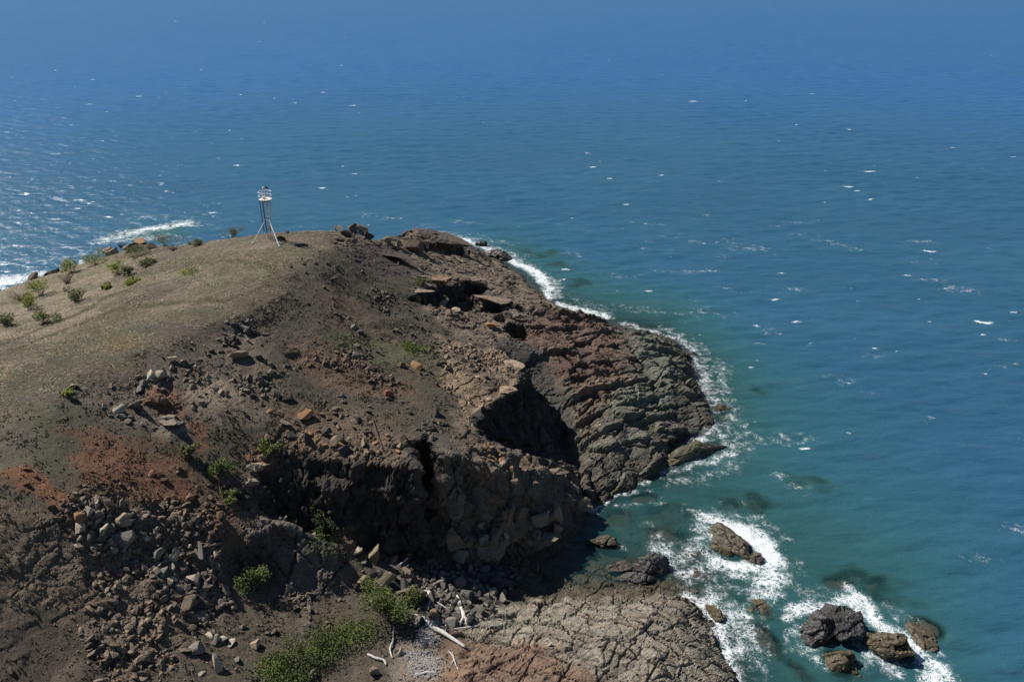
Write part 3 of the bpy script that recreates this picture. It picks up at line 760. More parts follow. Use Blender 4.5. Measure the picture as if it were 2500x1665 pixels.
def water_material():
    k = NT('sea_water')
    co = k.n('ShaderNodeTexCoord').outputs['Object']
    depth_haze = k.attr('depth_haze'); foam = k.attr('foam')
    big = k.noise(k.scale(co, (.010, .022, 1)), 1.0, 4, .6, .5)
    mid = k.noise(k.scale(co, (.10, .20, 1)), 1.0, 4, .6, .3)
    deep = k.mix(k.ramp(big, .35, .65), (.024, .085, .148), (.027, .095, .160))
    shallow = k.mix(k.ramp(mid, .35, .65), (.028, .094, .092), (.036, .116, .106))
    col = k.mix(k.ramp(depth_haze, .5, 9.5), shallow, deep)
    col = k.mix(k.ramp(depth_haze, 16, 60), col, (.027, .108, .262))  # far blue paints sky reflection and haze into the body colour
    col = k.mix(k.ramp(mid, .3, .7, 0, .22), col, (.006, .055, .085))
    # surface relief: short chop
    rot = k.n('ShaderNodeMapping', {'Vector': co, 'Rotation': (0, 0, R(-14)), 'Scale': (.33, 1.0, 1)}).outputs[0]
    n1 = k.noise(rot, .75, 3, .6, .3); n2 = k.noise(rot, 2.6, 3, .6, .2); n3 = k.noise(co, 6.0, 2, .5)
    h = k.math('ADD', k.math('MULTIPLY', n1, .34), k.math('MULTIPLY', n2, .12))
    h = k.math('ADD', h, k.math('MULTIPLY', n3, .055))
    nrm = k.bump(h, 1.0, .9)
    nrm2 = k.bump(h, .6, .9)
    body = k.n('ShaderNodeBsdfDiffuse', {'Color': col, 'Normal': nrm2})
    op0 = k.math('SUBTRACT', 1.0, k.math('POWER', 2.718, k.math('MULTIPLY', depth_haze, -.52)), clamp=True)
    op = op0
    clear = k.n('ShaderNodeBsdfTransparent', {'Color': k.mix(op, (.97, .97, .93), (.50, .76, .68))})
    under = k.n('ShaderNodeMixShader', {0: op, 1: clear.outputs[0], 2: body.outputs[0]})
    milk = k.n('ShaderNodeBsdfDiffuse', {'Color': (.16, .30, .31)})
    under = k.n('ShaderNodeMixShader', {0: k.math('MULTIPLY', k.ramp(foam, .2, 1.1), .40), 1: under.outputs[0], 2: milk.outputs[0]})
    fr = k.n('ShaderNodeFresnel', {'IOR': 1.333, 'Normal': nrm2})
    gl = k.n('ShaderNodeBsdfGlossy', {'Color': (.85, .93, 1.0), 'Roughness': .17, 'Normal': nrm})
    surf = k.n('ShaderNodeMixShader', {0: k.math('MINIMUM', k.math('MULTIPLY', fr.outputs[0], 1.0), .20), 1: under.outputs[0], 2: gl.outputs[0]})
    # foam: lace of bubbles, solid where it is thick
    wv = k.n('ShaderNodeTexNoise', {'Vector': co, 'Scale': .9, 'Detail': 3.0, 'Roughness': .6})
    off = k.n('ShaderNodeVectorMath', {0: wv.outputs['Color'], 1: (1.6, 1.6, 0)}, operation='MULTIPLY')
    cw = k.n('ShaderNodeVectorMath', {0: co, 1: off.outputs[0]}, operation='ADD').outputs[0]
    ra = k.math('MULTIPLY', k.math('ABSOLUTE', k.math('SUBTRACT', k.noise(cw, 1.15, 5, .62), .5)), 15.0)
    rb_ = k.math('MULTIPLY', k.math('ABSOLUTE', k.math('SUBTRACT', k.noise(cw, 3.0, 4, .6), .5)), 13.0)
    ve = k.math('MULTIPLY', k.n('ShaderNodeTexVoronoi', {'Vector': cw, 'Scale': 1.7}, feature='DISTANCE_TO_EDGE').outputs['Distance'], 6.0)
    lace = k.math('MINIMUM', k.math('MINIMUM', ra, rb_), ve)
    cov = k.noise(co, .9, 5, .68)
    lvl = k.math('ADD', k.math('MULTIPLY_ADD', foam, 1.15, -.47), k.math('MULTIPLY_ADD', cov, 1.6, -.8))
    ff = k.ramp(k.math('SUBTRACT', k.math('MULTIPLY', lvl, 1.0), lace), -.34, .22)
    ff = k.math('MULTIPLY', ff, k.ramp(foam, .03, .22))
    fd = k.n('ShaderNodeBsdfDiffuse', {'Color': k.mix(k.noise(co, 7, 4, .7), (.50, .56, .60), (.92, .92, .92)), 'Normal': k.bump(k.noise(co, 5, 4, .7), .8, .2)})
    fin = k.n('ShaderNodeMixShader', {0: k.math('MULTIPLY', ff, .93), 1: surf.outputs[0], 2: fd.outputs[0]})
    k.set(k.out.inputs['Surface'], fin)
    return k.m

M_LAND = land_material()
M_ROCK = rock_material('boulder_stone')
M_WET = rock_material('wet_rock', True, .15)
M_WATER = water_material()
M_STONE = simple_mat('loose_stone', None, .9, 0, .35, 9, attr='alb')
M_GRASS = simple_mat('dry_grass', None, .9, 0, .3, 2, attr='alb', translucent=.15, soft_up=True)
M_LEAF = simple_mat('leaves', None, .75, 0, .3, 3, attr='alb', translucent=.2, soft_up=True)
M_TWIG = simple_mat('twigs', (.16, .12, .10), .9, 0, .3, 4)
M_DRIFT = simple_mat('bleached_wood', (.47, .45, .43), .85, 0, .3, 5)
M_DEAD = simple_mat('dark_dead_wood', (.075, .055, .045), .9, 0, .3, 5)
M_WHITE = simple_mat('white_paint', (.80, .80, .80), .45, 0, .08, 3)
M_GALV = simple_mat('galvanised_steel', (.42, .43, .45), .5, .6, .15, 5)
M_DARKM = simple_mat('dark_steel', (.035, .032, .035), .6, .3, .2, 5)
M_PLATE = simple_mat('platform_plate', (.74, .66, .60), .7, .1, .25, 4)
M_LENS = simple_mat('lantern_lens', (.75, .78, .80), .15, 0, .05, 3)
M_SOLAR = simple_mat('solar_glass', (.02, .025, .05), .15, 0, .1, 3)

# ------------------------------------------------------------------ the ground
rockw = np.clip(L_wb + L_wp, 0, 1)
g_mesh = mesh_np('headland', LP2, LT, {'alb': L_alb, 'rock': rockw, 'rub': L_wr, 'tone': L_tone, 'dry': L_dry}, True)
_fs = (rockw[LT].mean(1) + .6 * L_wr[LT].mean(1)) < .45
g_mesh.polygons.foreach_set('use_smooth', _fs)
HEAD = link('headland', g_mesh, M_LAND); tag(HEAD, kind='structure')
bpy.context.view_layer.update()
_o3 = Vector((0, 0, CAM_H))

def ground(px, py):
    """the point of the built ground seen at photo position px, py, with its normal"""
    dx, dy, dz = ray(px, py)
    ok, loc, nor, _ = HEAD.ray_cast(_o3, Vector((float(dx), float(dy), float(dz))).normalized(), distance=600)
    if not ok or loc.z < -.3:
        x, y = at_z(px, py, 0)
        return Vector((float(x), float(y), 0.0)), Vector((0, 0, 1))
    return loc, nor

def down(x, y):
    ok, loc, nor, _ = HEAD.ray_cast(Vector((x, y, 60)), Vector((0, 0, -1)), distance=200)
    return (loc, nor) if ok else (Vector((x, y, float(samp(Zb, x, y)))), Vector((0, 0, 1)))

# ------------------------------------------------------------------ the sea
FOAM = np.zeros((RH, RW))
def foam_line(pix, w, k, soft=None, seed=1, wob=1.0):
    global FOAM
    FOAM = np.maximum(FOAM, k * line_mask(pix, w, soft if soft else w * .9, seed, wob, z=0.0))
foam_line([(1010,536),(1060,549),(1105,563),(1130,575),(1160,592),(1205,618),(1240,640),(1262,662),(1262,688)], .7, .95, 1.4, 1)
foam_line([(1120,575),(1165,590),(1220,620),(1262,650)], .7, 1.1, 1.0, 9)
foam_line([(1010,536),(1080,552),(1140,575),(1215,612),(1270,650),(1275,680)], 2.0, .46, 2.2, 2)
foam_line([(1285,702),(1340,716),(1395,728)], 1.2, .85, 2.0, 3)
foam_line([(1440,745),(1510,762),(1560,780),(1592,812),(1612,860),(1626,920)], .6, .66, 1.5, 4)
foam_line([(1530,760),(1590,790),(1625,850),(1650,900),(1652,940)], 1.6, .38, 2.2, 5)
foam_line([(1640,960),(1665,1000),(1690,1025),(1640,1060),(1570,1075),(1520,1090)], .8, .56, 1.5, 6)
foam_line([(1560,1040),(1600,1020),(1640,990)], 1.0, .52, 1.2, 7)
foam_line([(1480,1105),(1440,1130),(1400,1148),(1365,1175)], .5, .65, 1.1, 8)
foam_line([(1640,1000),(1700,980),(1720,1040)], 1.6, .28, 1.6, 18)
foam_line([(1625,1190),(1665,1200),(1725,1225),(1770,1265),(1790,1300),(1765,1335)], 1.0, .85, 1.3, 10)
foam_line([(1700,1220),(1745,1250),(1770,1290)], 1.2, 1.15, .8, 11)
foam_line([(1640,1290),(1690,1310),(1750,1310),(1780,1330),(1750,1360)], 1.6, .62, 1.4, 12)
foam_line([(1650,1285),(1690,1303),(1715,1305)], .7, 1.1, .7, 12)
foam_line([(1520,1250),(1560,1290),(1600,1260),(1640,1230),(1620,1200)], 1.4, .50, 1.4, 13)
foam_line([(1530,1300),(1580,1330),(1620,1310)], 1.2, .48, 1.4, 13)
foam_line([(1588,1368),(1625,1392),(1650,1440),(1668,1490),(1692,1560)], .7, .8, 1.2, 14)
foam_line([(1640,1380),(1700,1430),(1720,1480),(1690,1500)], 2.0, .48, 1.8, 15)
foam_line([(1828,1412),(1860,1398),(1910,1386),(1965,1385),(1985,1430),(1970,1470)], .7, .9, .9, 16)
foam_line([(1965,1370),(2000,1410),(2050,1450),(2100,1480),(2130,1530),(2165,1580)], 1.2, .78, 1.3, 17)
foam_line([(1830,1440),(1860,1480),(1880,1500)], 1.1, .42, 1.2, 19)
foam_line([(1990,1480),(2000,1510),(2060,1530)], 1.0, .5, 1.2, 20)
foam_line([(240,550),(290,540),(340,530),(385,520),(432,514)], 2.6, .58, 3.2, 21, 2.2)
foam_line([(240,556),(300,552),(370,545)], 2.2, .45, 2.6, 27, 2.0)
foam_line([(20,600),(110,600),(210,575)], 1.6, .36, 2.4, 28, 2.0)
foam_line([(330,530),(385,521),(430,513)], 1.0, 1.05, 1.4, 22)
foam_line([(-200,690),(-60,660),(0,640),(45,640),(90,632)], 2.0, .75, 2.6, 23)
foam_line([(-100,668),(0,652),(40,648)], 1.5, 1.05, 1.5, 24)
foam_line([(90,632),(140,618),(200,598)], .8, .6, 1.2, 25)
foam_line([(1600,1175),(1680,1185),(1780,1235),(1815,1310),(1760,1370),(1680,1340),(1620,1300)], 1.4, .36, 2.0, 31, 1.6)
foam_line([(1510,1240),(1580,1330),(1650,1330)], 1.6, .38, 1.8, 32, 1.6)
foam_line([(1800,1400),(1900,1365),(2020,1390),(2110,1460),(2180,1560)], 1.2, .36, 2.0, 33, 1.6)
foam_line([(1830,1430),(1850,1490),(1960,1520),(2040,1545)], 1.2, .34, 1.8, 34, 1.6)
foam_line([(1600,1360),(1680,1390),(1740,1440),(1730,1540)], 1.3, .36, 2.0, 35, 1.6)
foam_line([(1560,770),(1640,830),(1668,920),(1700,1000),(1660,1080),(1540,1110)], 1.6, .36, 2.4, 36, 1.8)
foam_line([(1380,1235),(1420,1255),(1350,1240)], .5, .35, 1.2, 26)

_wz = fbm(GXR * .10 + GYR * .05, GYR * .22, 0 * GXR, 4, 77)
FOAM = np.maximum(FOAM, .27 * sstep(.22, .6, _wz) * sstep(-.2, -1.2, Zb))

def build_water():
    ys = [16.0]
    while ys[-1] < 55000:
        y = ys[-1]
        r = 1.008 if y < 42 else 1.0030 if y < 420 else 1.0045 if y < 900 else 1.03
        ys.append(y * r)
    ys = np.array(ys)
    us = np.arange(-.92, .921, .0027)
    Y = np.repeat(ys[:, None], len(us), 1); X = us[None, :] * (Y + 4)
    x, y = X.ravel(), Y.ravel()
    inside = (x > RX0) & (x < RX0 + RW * RC - 1) & (y < RY0 + RH * RC - 1)
    tz = np.where(inside, samp(Zb, x, y), -16.0)
    depth_haze = np.clip(-tz, 0, 16) + 46 * sstep(130, 520, np.hypot(x, y))  # distance term is no real depth, it drives the painted far haze
    foam = np.where(inside, samp(FOAM, x, y), 0)
    # wave field: short wind sea running in from the upper right
    wr = np.random.default_rng(11)
    z = np.zeros_like(x); hx = np.zeros_like(x); hy = np.zeros_like(x)
    sp = y * .0030
    shoal = .35 + .65 * sstep(0, 5, depth_haze)
    patch = .75 + .5 * fbm(x * .02, y * .02, 0 * x, 2, 200)
    for i in range(46):
        lam = 1.5 * (11.0 / 1.5) ** (i / 45.0) * wr.uniform(.92, 1.08)
        ang = R(-104 + wr.normal(0, 26))
        kx, ky = math.cos(ang) * 2 * math.pi / lam, math.sin(ang) * 2 * math.pi / lam
        amp = .0053 * lam * wr.uniform(.6, 1.3) * (1.25 if lam < 4 else 4.2 / lam)
        fade = np.clip(1.6 - sp * 3.2 / lam * 1.0, 0, 1)
        ph = kx * x + ky * y + wr.uniform(0, 6.28)
        a = amp * fade * shoal * patch
        z += a * np.sin(ph); c = a * np.cos(ph) * .8
        hx += c * math.cos(ang); hy += c * math.sin(ang)
    # breaking crests: small caps of foam on the open water
    capr = np.random.default_rng(5)
    caps = [(812,243,1.6),(213,184,1.5),(1595,234,2.2),(1870,217,1.4),(1715,233,1.0),(1950,298,1.1),(1830,287,.7),(1520,403,.9),(1362,385,1.2),(1998,395,2.2),(1970,440,.8),(2135,578,1.5),(2262,741,1.6),
            (320,222,1.5),(205,240,1.3),(742,213,1.4),(680,237,.9),(545,380,1.2),(742,432,1.2),(815,400,1.0),(1400,410,.9),(1490,670,.9),(1797,628,.8),(2087,633,.8),(1300,620,1.0),(2190,340,.8),(2330,360,1.0),(1950,430,1.4),(1350,352,.9),
            (2000,458,.8),(490,490,1.4),(250,500,1.2),(180,480,1.0),(1100,70,1.6),(640,60,1.5),(380,20,1.4),(1440,470,.7),(1620,560,.6),(1780,690,1.0),(1850,1030,.8),(1830,740,.8),(2260,770,.5),(2010,800,.5),(1740,750,.7),(2330,720,.6)]
    pts = []
    for (px, py, s) in caps:
        cx_, cy_ = at_z(px, py, 0); pts.append((float(cx_), float(cy_), s * .75, 1.1))
    for _ in range(420):
        px = capr.uniform(-30, 2384) if capr.random() < .55 else capr.uniform(-30, 700)
        py = capr.uniform(20, 760) if px < 1150 else capr.uniform(20, 1000)
        cx_, cy_ = at_z(px, py, 0); pts.append((float(cx_), float(cy_), capr.uniform(.15, .42) * (1.3 if px < 600 else 1), capr.uniform(.45, .9)))
    F2 = foam.reshape(Y.shape)
    for (cx_, cy_, s, kk) in pts:
        m = s * 3 + 2
        j0, j1 = np.searchsorted(ys, [cy_ - m, cy_ + m])
        i0, i1 = np.searchsorted(us, [(cx_ - m) / (cy_ + 4), (cx_ + m) / (cy_ + 4)])
        if j1 - j0 < 1 or i1 - i0 < 1: continue
        gx, gy = X[j0:j1, i0:i1] - cx_, Y[j0:j1, i0:i1] - cy_
        an = R(capr.uniform(-22, 4)); u = gx * math.cos(an) + gy * math.sin(an); v = -gx * math.sin(an) + gy * math.cos(an)
        v = v + .25 * s * np.sin(u * 2.1 / s + capr.uniform(0, 6))
        d = np.sqrt((u / (s * 1.5)) ** 2 + (v / (s * .34 + cy_ * .0009)) ** 2)
        F2[j0:j1, i0:i1] = np.maximum(F2[j0:j1, i0:i1], kk * np.clip(1.25 - d, 0, 1))
    foam = F2.ravel()
    z += .10 * np.clip(foam, 0, 1) * fbm(x * 1.1, y * 1.1, 0 * x, 3, 210) * (y < 400)
    V = np.stack([x - hx, y - hy, z], 1)
    idx = np.arange(len(V)).reshape(Y.shape)
    q = np.stack([idx[:-1, :-1], idx[:-1, 1:], idx[1:, 1:], idx[1:, :-1]], -1).reshape(-1, 4)
    q = q[(tz[q].min(1) < 1.2)]
    used = np.zeros(len(V), bool); used[q.ravel()] = True
    rm = np.cumsum(used) - 1
    return V[used], rm[q], depth_haze[used], foam[used]

WV, WQ, Wd, Wf = build_water()
print('water quads', len(WQ))
SEA = link('sea', mesh_np('sea', WV, WQ, {'depth_haze': Wd, 'foam': Wf}, True), M_WATER); tag(SEA, kind='structure')
# the sea floor far out, below everything
sf = mesh_np('sea_floor', np.array([(-60000, -200, -18), (60000, -200, -18), (60000, 60000, -18), (-60000, 60000, -18)]), np.array([[0, 1, 2, 3]]))
tag(link('sea_floor', sf, simple_mat('sand', (.06, .07, .05), .9)), kind='structure')
# ------------------------------------------------------------------ boulders
def icosphere(sub):
    bm = bmesh.new(); bmesh.ops.create_icosphere(bm, subdivisions=sub, radius=1.0)
    V = np.array([v.co[:] for v in bm.verts]); F = np.array([[v.index for v in f.verts] for f in bm.faces]); bm.free()
    return V, F
ICO1, ICO2, ICO3, ICO5, ICO6 = icosphere(1), icosphere(2), icosphere(3), icosphere(5), icosphere(6)

def cut_rock(seed, sub=ICO3, ncut=11, deep=(.52, .88), rough=.05, shape=(1, 1, 1)):
    """an angular stone: a ball with planes struck off it"""
    r = np.random.default_rng(seed)
    V = sub[0].copy()
    for _ in range(ncut):
        n = r.normal(size=3); n /= np.linalg.norm(n)
        d = r.uniform(*deep); h = V @ n
        m = h > d
        V[m] -= np.outer(h[m] - d, n)
    V *= np.array(shape)
    nn = V / (np.linalg.norm(V, axis=1)[:, None] + 1e-6)
    V += nn * (rough * fbm(V[:, 0] * 2.4 + seed, V[:, 1] * 2.4, V[:, 2] * 2.4, 3, seed))[:, None]
    return V, sub[1]

PROTO = []
for i in range(12):
    V, F = cut_rock(300 + i, ICO3, 10 + i % 5, (.30, .72), .025)
    PROTO.append(mesh_np('boulder', V * .5, F)); PROTO[-1].materials.append(M_ROCK)
FLATP = []
for i in range(4):
    V, F = cut_rock(340 + i, ICO3, 12, (.30, .7), .025, shape=(1.2, .85, .38))
    FLATP.append(mesh_np('rock_slab', V * .5, F)); FLATP[-1].materials.append(M_ROCK)

TAN, PALE, GREY, DARK, BROWN, ORANGE, RED = (.235,.185,.13), (.29,.255,.20), (.150,.140,.122), (.060,.056,.055), (.130,.096,.072), (.24,.135,.07), (.19,.085,.055)
_br = np.random.default_rng(99)
def px_size(p, w):
    return w / FOC * (p - _o3).length

def boulder(px, py, w, col, label, group=None, sx=1.0, sy=1.0, sz=.8, rz=None, tilt=.25, name='boulder', cat='boulder', mesh=None, sink=.28):
    p, n = ground(px, py)
    s = px_size(p, w)
    o = link(name, mesh or PROTO[int(_br.integers(len(PROTO)))])
    v = _br.uniform(.85, 1.15)
    o.color = (col[0] * v, col[1] * v, col[2] * v, 1)
    o.scale = (s * sx, s * sy, s * sz)
    o.rotation_euler = (_br.uniform(-tilt, tilt), _br.uniform(-tilt, tilt), _br.uniform(0, 6.28) if rz is None else R(rz))
    o.location = (p.x, p.y, p.z + s * sz * (.5 - sink) * .8)
    tag(o, label, cat, group)
    return o

NAMED = [
 (548,821,42,TAN,'large boulder with a pale tan top on the upper slope below the dark heap',1.1,.9,.95),
 (594,826,28,DARK,'dark boulder just right of the large tan-topped boulder',1,.9,.9),
 (612,834,16,DARK,'small dark stone at the right foot of the tan-topped boulder pair',1,1,.8),
 (623,858,24,GREY,'grey boulder casting a dark shadow, alone below the dark boulder pair',1,1,.8),
 (603,884,24,GREY,'upright grey stone on green ground left of the dark pair',.8,.8,1.2),
 (640,914,28,DARK,'dark leaning boulder, left one of the dark pair on green ground',.9,1,1.1),
 (658,918,28,DARK,'dark boulder, right one of the dark pair on green ground',1,1,1),
 (580,914,20,DARK,'small pointed dark stone left of the dark pair on green ground',.8,.8,1.1),
 (787,806,18,BROWN,'brown stone just left of the grey boulder on the middle slope',1,1,.8),
 (818,819,28,GREY,'grey block with a long shadow on the middle of the slope',1,.9,1.0),
 (870,812,16,GREY,'small grey stone right of the grey block on the middle slope',1,1,.8),
 (814,755,22,GREY,'grey boulder topping the little heap high on the slope',1,1,.9),
 (828,764,20,DARK,'dark boulder low in the little heap high on the slope',1,1,.8),
 (895,911,32,RED,'reddish brown block alone on heath, middle of the slope',1,.8,.9),
 (1003,951,42,DARK,'dark split block with a grey top on heath left of the gully',.9,.9,1.1),
 (705,962,44,ORANGE,'flat-topped block with an orange front above the cove cliff',1.2,.85,.75),
 (658,975,36,BROWN,'flat brown slab left of the orange-fronted block',1.4,.8,.5),
 (620,948,18,ORANGE,'small orange stone upslope of the flat brown slab',1,1,.8),
 (706,1014,42,DARK,'tall dark pyramid-shaped boulder on the cove cliff edge',.9,.9,1.2),
 (672,1008,30,DARK,'dark boulder leaning on the left of the tall dark pyramid',1,.9,.9),
 (752,992,34,DARK,'low dark boulder behind the cove cliff edge, right of the tall pyramid',1.3,.9,.7),
 (776,1020,34,TAN,'tan-topped boulder on the cove cliff edge',1,1,1.0),
 (790,1044,44,DARK,'long dark boulder hanging over the cove cliff edge',1.1,.8,1.1),
 (736,1030,22,BROWN,'brown block between the tall pyramid and the tan-topped boulder',.9,.9,1.0),
 (642,1020,24,GREY,'grey rounded boulder right of the bright green bush on the cliff',1,1,.9),
 (608,1052,26,TAN,'tan boulder on top of the pale layered outcrop',1.3,.9,.7),
 (843,1040,26,TAN,'pale tan slab stone on the cliff edge right of the long dark boulder',1.4,.9,.6),
 (820,967,28,DARK,'dark stone beside the dead trunk above the cove cliff',1,.9,.9),
 (170,890,24,TAN,'rounded tan boulder alone on the grass at the left',1.2,.9,.65),
 (257,890,18,TAN,'tan boulder on the grass left of the stone heap',1.1,.9,.7),
 (347,868,36,PALE,'large pale boulder heading the stone heap by the plateau edge',1.1,1,.8),
 (372,868,40,PALE,'largest pale boulder in the stone heap by the plateau edge',1.1,1,.9),
 (396,830,26,TAN,'orange-tan boulder above the stone heap by the plateau edge',1.1,.9,.7),
 (321,902,26,GREY,'grey boulder below the pale boulder heap',1,1,.9),
 (316,940,34,DARK,'dark boulder at the left end of the reddish rock face',1,1,1),
 (277,950,28,PALE,'pale boulder in the lower left stone heap on green ground',.9,1,1.1),
 (291,1247,62,GREY,'broad grey slab in the shaded middle of the lower left pile',1.3,.9,.7),
 (283,1197,52,TAN,'tan boulder with an orange edge near the top of the lower left pile',1.3,.8,.6),
 (238,1226,42,PALE,'pale wedge-shaped boulder standing in the lower left pile',1,.9,1.1),
 (183,1199,42,ORANGE,'orange-stained boulder at the left side of the lower left pile',1.3,.8,.7),
 (180,1221,34,PALE,'pale split boulder under the orange-stained boulder',1.3,.8,.7),
 (225,1161,28,PALE,'pale boulder at the top left of the lower left pile',1,1,.9),
 (248,1168,28,TAN,'leaning tan boulder at the top of the lower left pile',.8,.9,1.3),
 (281,1165,26,GREY,'tall grey boulder at the top right of the lower left pile',.7,.8,1.5),
 (200,1182,30,PALE,'pale grey boulder high on the left of the lower left pile',1,1,.9),
 (232,1190,30,GREY,'dark grey boulder in the centre of the lower left pile',1,.9,.9),
 (367,1273,36,GREY,'grey boulder downslope at the right of the lower left pile',1.1,.9,.9),
 (401,1284,34,PALE,'pale blocky boulder right of the downslope grey boulder',1,.9,1),
 (462,1268,50,GREY,'long grey-green slab leaning against the bank above the cove',.6,1.7,.5),
 (291,1279,28,GREY,'small flat grey block below the broad grey slab',1,.9,.8),
 (395,1311,26,PALE,'pale pointed boulder above the big square block',.9,.9,1.2),
 (441,1336,46,PALE,'big square block with a pale top on the lower slope',1.1,.9,.9),
 (391,1344,24,PALE,'pale upright stone left of the big square block',.8,.8,1.1),
 (359,1330,18,PALE,'narrow pale stone, farthest left beside the big square block',.7,.8,1.2),
 (430,1390,54,TAN,'broad tan boulder with a sunlit top below the big square block',1.4,1,.6),
 (503,1533,42,PALE,'tall pale shark-fin-shaped rock casting a sharp shadow',.5,.75,1.6),
 (587,1485,30,TAN,'tan boulder alone on the heath near the green creeper',1,.9,1.0),
 (451,1491,38,GREY,'grey boulder below the pale stone cluster on the heath',1.2,.9,.8),
 (483,1465,24,PALE,'pale stone at the left of the cluster on the heath',1,1,.7),
 (497,1474,26,PALE,'pale stone at the middle of the cluster on the heath',1,1,.8),
 (514,1470,28,PALE,'largest pale stone at the right of the cluster on the heath',1.1,1,.7),
 (530,1479,24,PALE,'flat pale stone at the right end of the cluster on the heath',1.2,1,.5),
 (492,1452,20,PALE,'pale stone at the top of the cluster on the heath',1,1,.6),
 (544,1518,18,GREY,'small grey stone right of the shark-fin rock',1,1,.7),
 (463,1548,16,PALE,'thin pale stone lying below the cluster on the heath',1.4,.8,.4),
 (718,1556,36,GREY,'grey boulder half buried in the green creeper at the bottom',1,1,1),
 (862,1548,34,TAN,'tan boulder at the bottom beside the reddish rock',1,1,1),
 (921,1501,24,PALE,'pale green-grey boulder under the curved driftwood by the bush',.9,.9,1.2),
 (863,1287,58,TAN,'tall pointed tan slab at the foot of the cove cliff',.8,.6,1.25),
 (824,1270,32,PALE,'rounded pale boulder left of the pointed tan slab',1,1,1),
 (903,1290,34,TAN,'rough tan boulder right of the pointed tan slab',1.2,1,.8),
 (836,1294,16,GREY,'small grey stone between the rounded boulder and the pointed slab',1,1,.9),
 (833,1343,36,TAN,'tan boulder in the shadow edge left of the broad split boulder',.9,.9,1.2),
 (817,1352,22,DARK,'dark boulder at the left edge of the cliff-foot rockfall',1,1,1),
 (882,1348,58,TAN,'broad split tan boulder above the round green bush',1.1,1,.9),
 (858,1320,36,DARK,'dark shaded slab under the pointed tan slab',1.4,.9,.6),
 (943,1322,38,TAN,'tan boulder above the big brown one at the beach head',1.2,.9,.8),
 (945,1374,66,BROWN,'big brown boulder with a shaded right side at the beach head',1,1,1.2),
 (1000,1420,40,BROWN,'brown boulder in front of the driftwood on the beach head',1.1,1,.9),
 (960,1432,34,GREY,'grey boulder left of the long driftwood trunk',1.2,1,.7),
 (1042,1435,34,GREY,'grey rounded boulder on the beach above the long driftwood trunk',1.1,1,.9),
 (1043,1462,34,BROWN,'brown block below the thin driftwood pole',1.2,.9,.7),
 (1130,1372,36,GREY,'square pale-faced block at the right end of the boulder beach',1,.9,.9),
 (1150,1347,52,DARK,'long dark slab leaning at the seaward end of the boulder beach',1.6,.6,.6),
 (1165,1322,34,DARK,'smooth dark boulder at the tide pool edge of the beach',1,1,.9),
 (1105,1412,40,GREY,'greenish grey block low on the boulder beach, near the cracked platform',1,.8,1),
 (1008,1345,34,GREY,'green-grey slab left of centre on the boulder beach',1.2,.9,.7),
 (960,845,50,ORANGE,'long orange-brown ledge block on the slope above the pale ledges',1.5,.7,.55),
 (926,843,24,BROWN,'brown stone left of the long orange-brown ledge block',1,.9,.9),
 (1028,848,30,TAN,'tan block right of the long orange-brown ledge block',1.2,.8,.8),
 (1004,836,26,TAN,'tan block uphill between the two orange-brown blocks',1.1,.8,.9),
 (1130,752,34,ORANGE,'orange-brown block at the head of the gully',1.3,.8,.6),
 (660,536,14,BROWN,'low brown rock on the crest right of the light tower',1.2,.9,.6),
 (622,529,14,ORANGE,'orange rock standing behind the foot of the light tower',1,1,1.3),
 (785,534,30,GREY,'grey boulder at the left of the skyline boulder heap',1,1,.9),
 (800,545,36,DARK,'dark boulder in front in the skyline boulder heap',1.3,1,.8),
 (815,534,32,BROWN,'brown boulder in the middle of the skyline boulder heap',1,1,1.1),
 (838,540,40,BROWN,'big brown boulder at the right of the skyline boulder heap',1.1,1,1.1),
 (850,552,28,DARK,'dark boulder at the right foot of the skyline boulder heap',1,1,1.1),
 (775,529,18,ORANGE,'small orange boulder at the far left of the skyline boulder heap',1.2,1,.8),
 (946,577,64,BROWN,'massive dark block with a sunlit tan side standing on the far rocks',.9,.8,1.05),
 (893,559,26,TAN,'tan boulder in the gap behind the massive dark block',1,1,.9),
 (916,568,26,TAN,'tan boulder left of the massive dark block',.9,.9,1),
 (962,690,36,ORANGE,'orange-topped broken boulder at the foot of the far ledge',.9,.9,1),
 (1017,702,36,PALE,'pale wedge boulder at the foot of the far ledge',.9,.8,1.1),
 (1030,722,30,BROWN,'brown flat boulder below the pale wedge of the far ledge',1.3,1,.6),
 (1048,716,24,TAN,'tan block right of the pale wedge of the far ledge',1.2,.9,.8),
 (968,640,24,TAN,'pale boulder with a jutting lip left of the far ledge',1.4,.9,.6),
]
for (px, py, w, col, lab, sx, sy, sz) in NAMED:
    boulder(px, py, w, col, lab, None, sx, sy, sz)

# great slabs whose lips throw the hollows of the far rocks into shade
def slab(px, py, w, dims, rz, tilt, col, label, seed, lift=0.0, rough=.05, ncut=7, mat=None, name='rock_ledge'):
    p, n = ground(px, py)
    s = px_size(p, w)
    V, F = cut_rock(seed, ICO5, ncut + 4, (.36, .76), .03)
    V = V * .5 * np.array(dims) * s
    x, y, z = V[:, 0] + seed * 3.1, V[:, 1], V[:, 2]
    b1, _, _ = blocks(x * .55, y * .55, z * .7, seed, 1.2, .35); b2, _, _ = blocks(x * 1.7, y * 1.7, z * 2.0, seed + 1, 1.2, .4)
    nn = V / (np.linalg.norm(V, axis=1)[:, None] + 1e-6)
    V = V + nn * (.30 * b1 + .12 * b2 + .10 * fbm(x * 3, y * 3, z * 3, 3, seed))[:, None]
    m = mesh_np(name, V, F)
    o = link(name, m, mat or M_ROCK)
    o.color = (*col, 1)
    o.location = (p.x, p.y, p.z + lift * s)
    o.rotation_euler = (R(tilt[0]), R(tilt[1]), R(rz))
    tag(o, label, 'rock')
    return o
